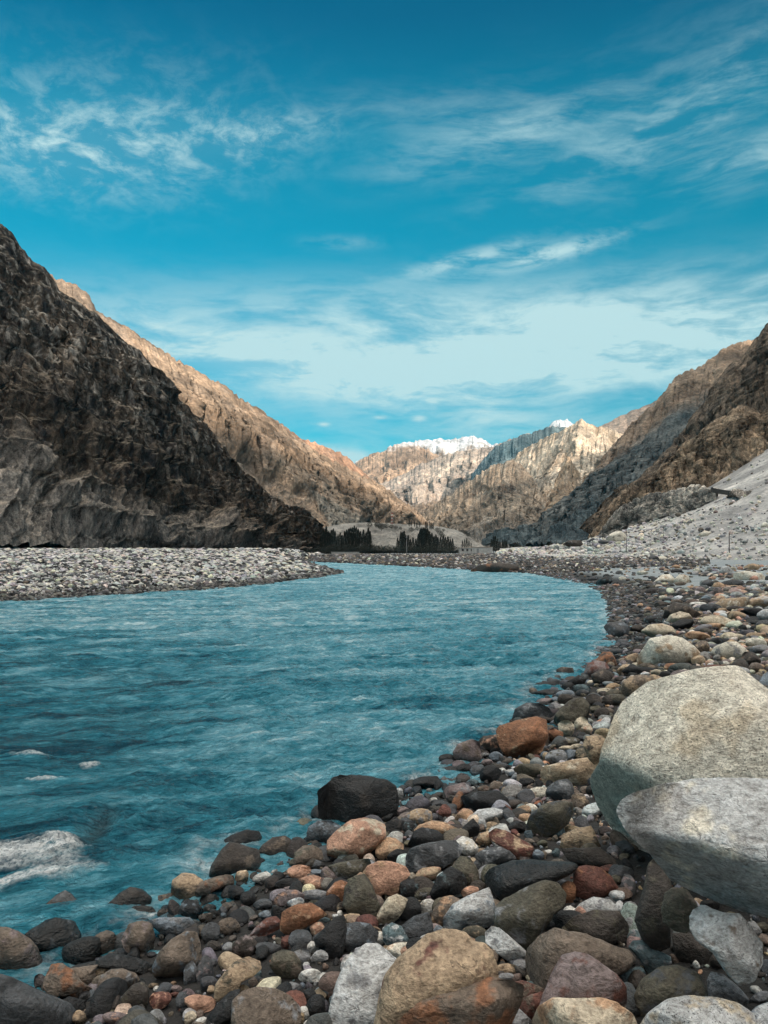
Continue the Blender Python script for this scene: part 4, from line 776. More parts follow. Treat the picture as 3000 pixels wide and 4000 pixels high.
H_('B', [(130, 560), (180, 508), (380, 448), (442, 460), (442, 530), (340, 562), (200, 622), (140, 632)], 'brown', 'rust', 0.75, 'long rusty-brown stone with a rough front, below the dark brown shore boulder', 'the long rusty-brown stone', amt=0.35)
H_('A', [(1390, 600), (1400, 500), (1480, 438), (1570, 448), (1640, 500), (1640, 570), (1560, 655), (1470, 665)], 'tan', 'brown', 0.35, 'pale tan boulder at the water edge left of the long rusty-brown stone', 'the pale tan shore boulder', amt=0.4)
H_('A', [(1238, 1200), (1290, 1080), (1400, 970), (1500, 913), (1590, 920), (1622, 1020), (1632, 1150), (1560, 1242), (1440, 1322), (1310, 1324), (1250, 1272)], 'brown', 'bgrey', 0.3, 'big leaning grey-brown boulder in the lower left part of the bank', 'the leaning grey-brown boulder', amt=0.35)
H_('A', [(-220, 1100), (-160, 930), (-60, 880), (60, 883), (150, 918), (230, 970), (290, 1040), (330, 1140), (347, 1190), (320, 1232), (240, 1265), (180, 1292), (60, 1275), (-80, 1300), (-200, 1250)], 'brown', 'mauve', 0.3, 'big smooth grey-brown boulder at the left edge beside the water', 'the smooth boulder at the left edge', amt=0.4)
H_('A', [(-200, 1300), (-60, 1245), (100, 1288), (250, 1370), (400, 1440), (560, 1500), (630, 1600), (660, 1740), (400, 1850), (-100, 1850), (-250, 1600)], 'dgrey', 'black', 0.5, 'very dark green-grey boulder filling the bottom left corner', 'the dark corner boulder', amt=0.5, k=0.35)
H_('A', [(205, 940), (270, 880), (370, 820), (450, 803), (600, 828), (642, 900), (652, 950), (600, 1000), (500, 1065), (400, 1095), (310, 1065), (250, 1000)], 'black', 'bgrey', 0.5, 'wet black boulder with grey gleams right of the smooth boulder at the left edge', 'the wet black boulder', wet=0.8, amt=0.25)
H_('A', [(358, 1370), (370, 1290), (420, 1178), (500, 1170), (580, 1230), (640, 1310), (740, 1380), (772, 1402), (700, 1472), (600, 1455), (480, 1425), (440, 1455)], 'brown', 'rust', 0.6, 'rusty triangular boulder between the dark corner boulder and the water', 'the rusty triangular boulder', amt=0.55)
H_('A', [(570, 1212), (690, 1195), (790, 1183), (760, 1240), (800, 1330), (772, 1402), (660, 1350)], 'brown', None, 0.5, 'grey-brown stone leaning behind the rusty triangular boulder')
H_('A', [(720, 1280), (790, 1220), (880, 1178), (922, 1200), (860, 1262), (800, 1312), (740, 1332)], 'tan', 'cream', 0.4, 'small tan slanting stone on top of an oval grey boulder', amt=0.4)
H_('A', [(795, 1360), (820, 1270), (900, 1218), (980, 1213), (1080, 1250), (1122, 1300), (1060, 1360), (960, 1402), (860, 1402)], 'brown', 'grey', 0.25, 'smooth oval grey-brown boulder right of the rusty triangular boulder', 'the smooth oval boulder', amt=0.5)
H_('A', [(318, 745), (370, 690), (450, 620), (520, 583), (570, 610), (640, 690), (658, 742), (600, 782), (450, 805), (350, 795)], 'grey', 'brown', 0.8, 'boulder standing in the water with a dry pale top and dark wet foot', 'the dry-topped boulder in the water', amt=0.4, k=0.4)
H_('A', [(285, 572), (330, 530), (480, 508), (652, 515), (640, 590), (570, 625), (480, 605), (390, 655), (310, 612)], 'black', 'bgrey', 0.5, 'flat black boulder awash in the river behind the dry-topped boulder', wet=0.9, amt=0.2, k=0.25)
H_('A', [(735, 492), (800, 455), (882, 490), (870, 522), (770, 525)], 'black', None, 0.5, 'small black stone just breaking the water, left of a larger awash boulder', wet=0.9, k=0.3)
H_('A', [(898, 590), (900, 540), (960, 490), (1080, 463), (1200, 480), (1282, 540), (1270, 592), (1220, 625), (1100, 585), (960, 600)], 'black', 'bgrey', 0.5, 'black boulder with water streaming over it at the end of the left stones', 'the black awash boulder', wet=0.9, amt=0.3, k=0.32)
H_('A', (1235, 445, 52, 32), 'black', None, 0.3, 'small black rounded stone in the water behind the black awash boulder', wet=0.9, k=0.35)
H_('A', (1215, 382, 85, 26, -12), 'black', None, 0.3, 'thin black stone lying furthest out in the water behind the black awash boulder', wet=0.9, k=0.3)
H_('A', [(850, 785), (870, 700), (960, 610), (1050, 558), (1150, 580), (1222, 640), (1212, 705), (1080, 725), (1000, 795), (900, 797)], 'dbrown', 'black', 0.5, 'dark brown boulder in front of the black awash boulder', 'the dark brown water-side boulder', amt=0.5, wet=0.3)
H_('A', [(1218, 690), (1260, 630), (1400, 598), (1462, 640), (1440, 695), (1340, 705), (1280, 745)], 'tan', 'brown', 0.6, 'tan-brown low stone left of the pale tan shore boulder', amt=0.5)
H_('A', [(770, 875), (800, 820), (950, 798), (1012, 830), (1000, 892), (900, 925), (780, 935)], 'brown', 'olive', 0.5, 'brown blocky stone below the dark brown water-side boulder', amt=0.5)
H_('A', [(985, 980), (1050, 860), (1150, 828), (1215, 860), (1252, 960), (1242, 1065), (1160, 1105), (1060, 1095), (1008, 1045)], 'brown', 'mauve', 0.8, 'brown block-shaped boulder with a short white streak', 'the brown block with a white streak', amt=0.5)
H_('A', [(1200, 830), (1300, 798), (1530, 798), (1605, 880), (1560, 915), (1400, 955), (1330, 935), (1270, 885)], 'bgrey', 'grey', 0.55, 'flat blue-grey slab right of the brown block with a white streak', amt=0.5)
H_('A', [(538, 1112), (620, 1020), (740, 998), (802, 1080), (790, 1145), (640, 1125)], 'black', None, 0.4, 'black stone half under water above the rusty triangular boulder', wet=0.7, k=0.15)
H_('A', [(780, 1200), (800, 1130), (900, 1090), (1100, 1120), (1232, 1180), (1212, 1275), (1000, 1225)], 'black', 'dgrey', 0.5, 'black low boulder in the shade left of the leaning grey-brown boulder', wet=0.4, amt=0.4)
H_('A', [(965, 1480), (1060, 1358), (1150, 1318), (1205, 1380), (1185, 1500), (1080, 1565), (980, 1545)], 'dbrown', 'olive', 0.5, 'dark brown boulder right of the smooth oval boulder', amt=0.5)
H_('A', [(460, 1560), (480, 1480), (560, 1440), (680, 1470), (700, 1560), (620, 1620), (520, 1600)], 'black', None, 0.4, 'black stone between the dark corner boulder and a rock pool')
H_('F', [(355, 700), (390, 640), (500, 598), (562, 620), (577, 750), (520, 795), (430, 805), (370, 762)], 'mauve', 'brown', 0.5, 'mauve-brown boulder at the water edge left of the rust-brown angular boulder', 'the mauve-brown shore boulder', amt=0.5)
H_('F', [(563, 610), (600, 573), (700, 563), (735, 650), (705, 715), (620, 713), (570, 655)], 'dbrown', 'pink', 0.6, 'brown and pink stone between the mauve-brown and the rust-brown boulders', amt=0.4)
H_('F', [(838, 425), (860, 350), (950, 303), (1050, 308), (1120, 340), (1172, 410), (1140, 455), (1000, 455), (850, 460)], 'dgrey', 'grey', 0.25, 'smooth dark grey domed boulder at the water edge behind the rust-brown boulder', 'the dark grey dome', amt=0.4)
H_('F', [(903, 280), (950, 240), (1042, 260), (1030, 292), (930, 297)], 'black', None, 0.3, 'flat black stone in the water beyond the dark grey dome', wet=0.5, k=0.15)
H_('F', [(958, 192), (1040, 138), (1170, 118), (1245, 150), (1180, 195), (1060, 205)], 'black', 'dgrey', 0.4, 'long black stone jutting into the river, upper one of a pair', wet=0.4, amt=0.4, k=0.2)
H_('F', [(985, 222), (1100, 193), (1245, 200), (1180, 245), (1060, 265)], 'black', None, 0.4, 'long black stone jutting into the river, lower one of a pair', wet=0.4, k=0.2)
H_('F', [(1188, 92), (1193, 30), (1230, 13), (1322, 18), (1330, 80), (1240, 98)], 'dbrown', 'brown', 0.6, 'brown square stone standing above two long black stones at the water', amt=0.5)
H_('F', [(1280, 130), (1370, 78), (1432, 110), (1400, 162), (1320, 182)], 'black', 'dgrey', 0.4, 'black stone right of the brown square stone', amt=0.4)
H_('G', [(173, 985), (200, 915), (270, 895), (342, 903), (372, 952), (300, 1000), (240, 1050), (180, 1030)], 'mauve', 'red', 0.3, 'dark red-topped cobble at the water edge near the bend', 'the red-topped cobble', amt=0.6)
H_('G', [(228, 1010), (330, 958), (412, 1000), (362, 1085), (258, 1095)], 'dbrown', 'brown', 0.35, 'dark brown cobble under the red-topped cobble', amt=0.4)
H_('F', [(1170, 440), (1190, 380), (1300, 288), (1400, 258), (1452, 320), (1442, 425), (1300, 465), (1200, 505)], 'olive', 'dbrown', 0.9, 'rough dark olive boulder right of the dark grey dome', 'the rough dark olive boulder', amt=0.5, rough=2)
H_('F', [(1118, 530), (1160, 508), (1242, 540), (1242, 592), (1180, 635), (1128, 612)], 'rust', 'red', 0.6, 'small rust block right of the rust-brown angular boulder', amt=0.4)
H_('F', [(1068, 860), (1100, 818), (1300, 778), (1450, 752), (1525, 810), (1500, 865), (1380, 965), (1290, 945), (1230, 935), (1110, 975), (1080, 922)], 'tan', 'cream', 0.6, 'broad tan slab left of the huge pale beige boulder', 'the broad tan slab', amt=0.4)
H_('F', [(848, 835), (900, 798), (1040, 798), (1085, 830), (1062, 892), (1000, 915), (880, 905)], 'olive', 'brown', 0.6, 'olive-brown block left of the broad tan slab', amt=0.4)
H_('F', (1222, 1022, 120, 92, -15), 'dgrey', 'grey', 0.5, 'dark speckled grey boulder under the broad tan slab', amt=0.4, speck=0.5)
H_('F', [(948, 1300), (980, 1210), (1080, 1130), (1200, 1098), (1310, 1108), (1324, 1180), (1282, 1282), (1150, 1375), (1030, 1405), (955, 1372)], 'olive', 'dgrey', 0.3, 'large smooth dark olive boulder left of the foot of the huge pale beige boulder', 'the smooth dark olive boulder', amt=0.55)
H_('F', (1025, 1030, 100, 44, -8), 'pale', None, 0.4, 'pale speckled lens-shaped stone above the smooth dark olive boulder', speck=0.9)
H_('F', [(393, 1110), (430, 1050), (560, 1028), (700, 1018), (792, 1070), (772, 1135), (680, 1165), (560, 1195), (420, 1152)], 'black', 'dgrey', 0.6, 'long black boulder in the middle of the bank right of the square black boulder', 'the long black boulder', amt=0.3)
H_('F', [(288, 1010), (320, 978), (440, 948), (512, 1000), (480, 1035), (390, 1065), (300, 1072)], 'mauve', 'grey', 0.5, 'mauve-grey stone above the long black boulder', amt=0.5)
H_('F', [(28, 930), (100, 898), (220, 898), (262, 950), (240, 1002), (100, 1015), (40, 995)], 'black', 'dgrey', 0.6, 'black low boulder at the water edge right of the square black boulder', amt=0.3)
H_('F', (88, 1222, 102, 66), 'tan', 'grey', 0.4, 'tan-grey stone right of the top of the broken pink boulder', amt=0.5)
H_('F', (450, 1232, 86, 62, -25), 'orange', 'pink', 0.35, 'smooth orange-pink stone below the long black boulder', 'the smooth orange-pink stone', amt=0.4)
H_('F', [(470, 1250), (560, 1168), (680, 1153), (772, 1180), (742, 1245), (620, 1285), (530, 1302)], 'pgrey', 'brown', 0.4, 'long stone with a pale grey top and brown end right of the smooth orange-pink stone', amt=0.4)
H_('F', [(1410, 655), (1430, 588), (1602, 573), (1580, 700), (1512, 812), (1448, 742)], 'tan', 'dbrown', 0.6, 'tan-topped dark stone touching the left side of the huge pale beige boulder', amt=0.3, Y=6.2)
H_('G', [(608, 885), (650, 820), (720, 720), (850, 696), (960, 710), (1050, 770), (1102, 830), (1082, 872), (960, 905), (850, 925), (720, 945), (618, 935)], 'pale', 'tan', 0.5, 'large pale domed boulder with a brown lower side, on the upper right bank', 'the large pale dome', amt=0.4, speck=0.3)
H_('G', [(468, 1150), (480, 1060), (540, 1018), (640, 1008), (722, 1030), (742, 1082), (650, 1152), (520, 1212), (478, 1192)], 'brown', 'tan', 0.4, 'orange-brown rounded boulder just behind the top of the huge pale beige boulder', 'the orange-brown round boulder', amt=0.5)
H_('G', [(640, 655), (700, 608), (800, 596), (880, 620), (912, 660), (862, 697), (740, 714), (680, 684)], 'cream', 'tan', 0.7, 'cream boulder with rusty marks behind the large pale dome', 'the cream boulder with rusty marks', amt=0.45)
H_('G', [(838, 572), (870, 518), (940, 498), (1010, 513), (1047, 560), (960, 595), (900, 600)], 'cream', 'brown', 0.8, 'cream faceted boulder behind the cream boulder with rusty marks', amt=0.4)
H_('G', [(808, 565), (830, 480), (900, 428), (1000, 440), (1090, 500), (1122, 530), (1040, 568)], 'dbrown', 'brown', 0.5, 'dark brown humped boulder on the upper right bank', 'the dark brown hump', amt=0.4)
H_('G', [(1112, 582), (1160, 538), (1280, 528), (1350, 560), (1410, 600), (1432, 642), (1300, 645), (1190, 625)], 'cream', 'tan', 0.5, 'broad cream boulder with a tan base right of the dark brown hump', 'the broad cream boulder', amt=0.45)
H_('G', [(1203, 825), (1240, 780), (1320, 743), (1400, 743), (1480, 800), (1492, 832), (1430, 875), (1360, 892), (1250, 855)], 'pale', 'grey', 0.35, 'pale rounded boulder right of the large pale dome', 'the pale rounded boulder', amt=0.3)
H_('G', [(332, 620), (370, 588), (480, 578), (542, 620), (522, 682), (440, 714), (388, 692)], 'dgrey', 'bgrey', 0.6, 'dark blue-grey boulder at the water edge on the bend', 'the dark boulder on the bend', amt=0.5, wet=0.2)
H_('G', [(728, 265), (800, 200), (860, 193), (902, 230), (885, 275), (800, 280)], 'pale', 'tan', 0.5, 'pale flat boulder, left one of two touching far up the bank', 'the left of the two touching pale boulders', amt=0.3)
H_('G', [(895, 245), (940, 198), (1010, 203), (1037, 260), (1000, 280), (930, 280)], 'pale', 'tan', 0.5, 'pale boulder with a brown face, right one of two touching far up the bank', amt=0.5)
H_('G', [(1378, 245), (1390, 183), (1480, 168), (1600, 188), (1655, 240), (1580, 265), (1450, 270)], 'pale', 'tan', 0.4, 'wide pale boulder near the right edge far up the bank', 'the wide pale boulder', amt=0.3)
H_('G', [(1263, 175), (1290, 133), (1340, 128), (1372, 170), (1360, 208), (1290, 204)], 'pgrey', 'mauve', 0.6, 'pale grey upright boulder left of the wide pale boulder', amt=0.4)
H_('G', [(183, 190), (225, 133), (277, 172), (245, 200)], 'white', None, 0.9, 'lone white pointed stone far along the bank above the bend', 'the lone white stone')
H_('G', [(1218, 445), (1280, 398), (1400, 388), (1490, 378), (1512, 430), (1410, 475), (1300, 495), (1220, 485)], 'tan', 'pale', 0.5, 'flat tan-grey boulder in the sand right of the dark brown hump', 'the flat tan-grey boulder', amt=0.5)
H_('G', [(1430, 475), (1500, 410), (1600, 378), (1750, 360), (1750, 475), (1560, 485)], 'tan', 'pgrey', 0.5, 'tan-grey boulder running off the right edge beside the flat tan-grey boulder', amt=0.5)
H_('G', [(268, 885), (320, 823), (380, 825), (412, 880), (440, 950), (380, 945), (290, 920)], 'rust', 'dbrown', 0.7, 'brown and black rugged stone behind the red-topped cobble', amt=0.6)
H_('G', [(1570, 1115), (1620, 1010), (1700, 965), (1780, 1100), (1720, 1260), (1640, 1215)], 'bgrey', 'brown', 0.3, 'blue-grey rounded boulder at the right edge behind the huge pale beige boulder', amt=0.4)
H_('G', [(478, 985), (560, 918), (620, 948), (745, 950), (730, 995), (600, 1010)], 'black', None, 0.4, 'black flat stone in front of the large pale dome')
# --- plainer ones: (crop, cx, cy, rx, ry, rot, colour, second colour, angularity)
PL = '''A 330 1330 55 75 0 mauve - .4|A 1150 775 125 75 0 dbrown olive .5|A 850 1000 110 92 0 brown - .3|A 1340 768 62 48 0 brown - .3|A 640 1605 62 55 0 tan - .5|A 940 1612 112 50 0 mauve pink .5|A 1298 1465 95 66 -20 red pink .4|A 1170 1620 80 36 0 grey - .5
A 780 842 70 42 0 black - .4|A 1240 1346 40 20 -10 tan - .3|A 1270 1378 30 26 0 white - .4|A 1430 1372 45 28 0 mauve - .4|A 1420 1420 38 22 0 red - .4|A 700 960 80 40 0 black - .4|A 240 1560 1 1 0 black - .3
B 1145 160 66 46 0 black - .4|B 960 205 62 48 0 black - .3|B 975 436 92 68 -12 pink rust .4|B 1080 516 105 62 5 pink brown .35|B 1215 452 68 72 20 mauve brown .4|B 1110 370 56 38 0 dgrey - .3|B 1090 434 72 28 -5 bgrey - .3|B 1108 616 106 46 2 grey - .2|B 890 640 130 62 -12 mauve pink .35
B 945 680 66 42 -10 pgrey bgrey .5|B 535 1030 110 80 -10 dbrown mauve .4|B 720 1042 98 46 5 dgrey - .3|B 985 985 95 95 0 dgrey - .5|B 1118 890 60 56 -20 pink cream .5|B 1080 1036 50 46 0 white - .4|B 985 1120 82 70 -40 grey olive .2|B 1140 1110 66 50 0 pgrey - .6|B 400 710 58 40 -5 brown - .2
B 672 475 74 45 -12 white - .5|B 508 470 54 60 0 tan cream .8|B 770 425 30 16 -30 white - .4|B 95 745 95 92 0 black bgrey .5|B 400 870 88 72 0 brown dbrown .4|B 255 925 70 95 25 dgrey - .25|B 215 800 60 40 -20 brown - .4|B 250 655 76 50 0 dbrown - .3|B 560 640 66 56 0 black - .4
B 680 692 76 46 0 dgrey - .5|B 712 778 62 42 0 bgrey - .4|B 880 520 105 42 -8 black - .4|B 800 470 60 42 -10 black - .5|B 455 592 70 60 0 black - .5|B 905 565 80 22 -8 mauve - .3|B 270 1030 65 45 -20 dbrown - .4|B 90 1270 56 126 6 dgrey bgrey .2|B 208 1240 74 122 0 dgrey mauve .3
B 262 1382 35 42 0 tan - .3|B 172 1490 130 68 8 pink - .4|B 1010 1570 50 52 0 white - .4|B 1065 1270 96 58 0 white pgrey .5|B 1185 1288 56 48 0 white - .4|B 522 1378 46 38 0 tan - .4|B 630 1300 45 32 10 dgrey - .4|B 700 1325 52 40 0 brown - .4|B 795 1362 30 35 0 white - .5|B 1060 1440 60 70 0 black - .3
B 900 1370 90 50 0 grey - .4|B 1030 1182 27 28 0 pgrey - .3|B 1410 808 66 46 0 tan - .4|B 1302 764 22 28 0 white - .3|B 1262 788 28 22 0 pgrey - .3|B 1130 705 90 32 25 olive - .3|B 1270 720 72 30 -30 olive tan .3|B 88 1612 46 62 20 cream - .4|B 190 1645 52 42 0 white - .4|B 1625 970 38 62 10 white cream .6
B 1160 815 55 26 5 teal - .3|B 330 1640 90 40 -20 black - .5|B 225 1525 22 20 0 rust - .2|B 255 1490 36 22 0 red - .3|B 1110 1520 80 100 20 black - .6|B 1060 1660 50 40 0 white - .5|B 1640 790 40 70 10 cream brown .5|B 870 1000 45 60 0 red - .5|B 640 1260 30 40 0 teal - .4|B 30 1470 60 70 0 dgrey - .4|B 790 1240 60 40 0 dgrey - .4
C 570 440 96 56 -12 tan pink .5|C 1010 470 62 92 10 grey - .3|C 520 526 17 30 -10 white - .2|C 555 555 25 13 -30 white - .2|C 540 602 86 42 -12 olive grey .4|C 410 730 102 95 0 black - .4|C 565 712 66 66 10 white cream .6|C 905 592 74 46 -15 pink - .4|C 345 1070 120 72 -5 pale orange .5|C 170 962 32 60 0 cream - .4
C 640 900 46 40 0 bgrey - .4|C 950 935 115 62 10 olive tan .5|C 1580 835 92 74 0 dgrey - .5|C 1200 1212 95 40 0 tan - .6|C 1200 1285 72 42 0 grey - .5|C 1310 1190 62 52 0 grey - .6|C 540 970 50 32 0 pgrey - .5|C 450 1010 45 22 0 grey - .4|C 60 375 70 58 0 grey - .5|C 300 60 100 55 0 black dbrown .5|C 420 70 60 55 0 black teal .4
C 250 240 120 80 -15 orange tan .6|C 320 300 80 55 -15 black - .7|C 110 250 50 75 30 black - .6|C 1060 1110 80 60 30 brown tan .5|C 1455 290 46 42 0 bgrey - .3|C 1540 268 32 22 0 white - .3|C 1600 270 32 36 0 teal - .4|C 60 920 100 60 0 dgrey bgrey .6|C 965 380 40 50 0 dgrey - .4
D 40 600 60 105 0 rust - .6|D 435 625 62 52 0 pgrey - .4|D 540 725 62 58 0 grey - .4|D 525 560 62 110 0 dgrey mauve .5|D 55 745 52 42 0 white - .7|D 455 720 36 60 0 pgrey - .5|D 530 800 55 28 0 pgrey - .5|D 548 850 58 52 0 grey - .6|D 580 945 58 52 0 teal grey .5|D 485 1275 72 100 -10 teal dgrey .5|D 605 1255 62 60 0 teal - .5
D 1600 1440 85 40 -15 grey - .4|D 420 490 50 40 0 olive - .5|D 370 410 90 40 0 red dbrown .4|D 1250 1150 60 80 0 dbrown - .5|D 30 830 60 50 0 bgrey - .5|D 600 1330 80 110 0 dbrown - .5|D 380 600 50 30 0 bgrey - .4
E 835 632 98 26 6 black pgrey .3|E 1575 432 36 66 0 pgrey - .4|E 1600 560 60 40 0 mauve - .5
F 1490 286 68 52 0 dbrown - .3|F 1620 282 62 46 0 dbrown - .3|F 1270 510 62 72 -20 cream - .35|F 1385 472 66 46 -45 cream - .3|F 1436 522 46 52 0 cream pink .4|F 1300 616 76 40 0 olive grey .3|F 1590 460 38 46 0 pgrey - .3|F 1325 422 40 26 0 tan - .3|F 590 1292 33 62 -10 pgrey - .5|F 285 1180 52 52 0 red - .5|F 388 1112 46 92 18 rust brown .6
F 650 880 92 66 -20 black - .6|F 700 976 52 42 0 brown - .3|F 790 1022 50 44 -20 tan pink .5|F 552 858 62 52 -25 dgrey bgrey .3|F 298 765 62 52 0 black - .3|F 440 840 62 46 0 black - .3|F 330 852 85 36 0 black - .3|F 945 942 64 32 0 black - .3|F 190 1100 40 30 0 white - .4|F 160 1012 26 18 0 white - .4|F 372 925 22 18 0 white - .4|F 750 852 32 24 0 white - .6
F 818 868 46 26 0 pgrey - .5|F 870 1000 36 36 0 teal white .4|F 925 1175 62 42 0 tan orange .4|F 942 1238 62 40 0 orange - .4|F 1215 1352 48 52 0 teal - .2|F 1368 1100 58 72 0 brown tan .4|F 1432 900 55 62 0 brown pink .4|F 668 1296 44 34 0 tan - .5|F 1190 742 85 62 0 grey olive .6|F 1398 722 56 56 0 olive tan .4|F 1312 726 60 48 0 bgrey - .5
F 430 895 52 22 0 mauve - .4|F 510 950 50 30 0 teal - .4|F 600 1000 46 30 0 brown red .4|F 660 1140 40 30 0 black - .4|F 820 1100 50 40 0 dgrey - .5|F 810 1230 45 90 -25 dgrey - .5|F 870 1310 70 50 -20 black - .5|F 610 730 44 24 0 grey - .4|F 700 740 60 38 0 bgrey - .4|F 630 790 50 30 0 mauve - .4|F 540 800 50 22 0 teal - .4|F 760 815 46 28 0 dgrey - .3
F 1100 725 40 30 0 bgrey - .5|F 1040 700 34 22 0 pink - .4|F 1270 665 60 16 0 cream - .4|F 1360 655 55 20 0 cream - .4|F 1160 650 40 14 0 grey - .3|F 860 880 60 24 0 bgrey - .4|F 470 1000 10 10 0 grey - .3|F 70 1085 34 34 0 tan - .3|F 110 1110 50 36 0 dbrown - .3|F 230 1120 60 36 0 dgrey - .4|F 1265 235 74 36 0 bgrey - .4|F 1385 190 76 38 0 teal dgrey .4|F 1590 215 66 30 0 cream brown .4
F 1260 280 66 50 0 dbrown - .4|F 1100 290 70 26 0 mauve - .3|F 1180 280 36 28 0 bgrey - .3|F 1500 350 50 32 0 olive - .3|F 1560 385 60 46 0 dbrown - .3|F 1520 480 40 32 0 grey - .3|F 1400 590 50 20 0 dgrey - .3|F 1520 545 40 40 0 black - .3|F 1400 400 10 8 0 tan - .3|F 1430 400 42 14 0 tan orange .3|F 990 420 60 20 -5 pale - .3|F 1080 440 90 30 5 dbrown - .4
G 750 1042 62 32 12 tan brown .4|G 1260 290 46 32 0 orange tan .3|G 1250 336 44 34 0 mauve dgrey .3|G 735 566 78 38 0 black teal .5|G 970 600 90 42 -10 black - .6|G 1125 792 66 56 -10 brown tan .6|G 1095 892 58 42 0 tan cream .5|G 560 878 62 42 -20 tan rust .6|G 490 965 66 34 -30 tan cream .4|G 900 950 82 36 5 rust tan .5|G 985 1008 115 42 0 mauve brown .3|G 830 1012 56 32 0 black - .3
G 755 992 44 28 0 cream - .4|G 665 1003 36 18 0 pgrey - .4|G 1205 962 112 36 -5 red brown .4|G 1520 882 84 52 25 dbrown brown .5|G 1450 980 62 36 15 pgrey - .4|G 1560 752 84 42 0 pale - .4|G 1600 805 88 38 0 grey brown .4|G 1650 520 74 46 0 pgrey - .3|G 1400 527 78 32 0 tan brown .5|G 1380 700 82 28 0 cream - .4|G 1560 690 82 24 0 tan - .4|G 1210 620 105 28 0 orange tan .5
G 1090 692 105 34 5 orange rust .7|G 1030 735 1 1 0 rust - .5|G 1560 1052 84 42 10 dgrey - .4|G 920 170 48 20 0 black - .4|G 915 133 36 15 0 orange - .3|G 335 250 70 34 -15 black teal .6|G 640 182 48 17 0 pale - .4|G 1530 136 62 28 0 tan orange .5|G 1370 270 84 34 0 dgrey - .4|G 1530 292 62 30 0 olive - .4|G 1170 266 48 30 0 dgrey - .4|G 1090 396 62 26 -15 black - .7
G 1095 445 78 28 5 white - .6|G 690 486 36 26 0 pink tan .3|G 800 445 62 32 0 dbrown - .4|G 625 450 28 22 0 orange - .3|G 150 1122 66 36 0 teal black .5|G 250 1192 62 36 0 dgrey - .4|G 410 1212 105 46 0 olive dgrey .4|G 345 1142 72 26 0 cream - .3|G 600 640 66 34 0 dbrown - .4|G 1180 380 46 26 0 grey - .4|G 950 270 46 16 0 brown - .3|G 1190 470 90 40 0 dgrey - .5|G 1530 500 90 36 0 black - .4
G 1630 600 80 34 -10 dgrey - .4|G 1360 150 1 1 0 grey - .3|G 480 230 30 18 0 pale - .5|G 700 290 60 16 0 dgrey - .3|G 430 285 34 14 0 pink - .4|G 240 230 46 14 0 dgrey - .3|G 425 492 20 13 0 white - .5|G 125 270 22 11 0 black - .3|G 1030 300 30 14 0 orange - .4|G 1240 740 60 34 0 black - .4|G 1400 440 1 1 0 grey - .3|G 700 760 60 25 0 dgrey - .4|G 650 790 90 32 -15 dbrown - .4|G 430 820 50 26 0 dgrey - .3'''
for ent in PL.replace('\n', '|').split('|'):
    e = ent.split()
    if not e or float(e[3]) < 12: continue
    cr, cx, cy, rx, ry, ro = e[0], *map(float, e[1:6])
    H_(cr, (cx, cy, rx, ry, ro), e[6], None if e[7] == '-' else e[7], min(0.95, float(e[8])+0.2), amt=0.45)
# far single rocks
H_('T', [(1225, 482), (1232, 455), (1290, 425), (1380, 415), (1470, 418), (1525, 430), (1538, 470), (1530, 484), (1380, 490)], 'dbrown', 'rust', 0.8, 'large brown flat-topped rock standing in the river near the far bank', 'the flat-topped river rock', amt=0.45, k=0.35, name='boulder')
H_('S', [(608, 348), (640, 310), (680, 288), (712, 295), (740, 322), (732, 352), (660, 352)], 'pale', 'dbrown', 0.85, 'grey boulder with a dark hollow at the foot of the right-hand slope', 'the boulder at the slope foot', Y=150, amt=0.4)
H_('S', [(330, 375), (370, 350), (440, 350), (457, 372), (440, 388), (370, 390)], 'dbrown', 'grey', 0.7, 'dark low boulder left of the one at the foot of the right-hand slope', Y=165, amt=0.3)
H_('S', (592, 361, 32, 14), 'dgrey', None, 0.7, 'small dark rock just left of the boulder at the slope foot', Y=150)
H_('S', [(1205, 318), (1250, 286), (1292, 298), (1270, 318), (1230, 326)], 'pale', 'tan', 0.9, 'pale slab lying tilted on the rubble of the right-hand slope', Y=125, amt=0.4)
H_('S', (918, 470, 34, 22), 'dgrey', None, 0.3, 'dark rounded boulder at the edge of the pale sand', 'the dark boulder by the sand', k=0.35)
H_('S', (968, 470, 36, 18), 'pale', None, 0.3, 'pale flat boulder touching the dark one at the edge of the sand', k=0.35)
H_('T', (1147, 407, 26, 11), 'white', None, 0.6, 'single pale boulder among dark rubble on the far bank', k=0.4)
print('hand placed', len(PLACED))
HB = np.array([[*r['cen'], r['size'], r['half'][0], r['half'][1]] for r in PLACED])

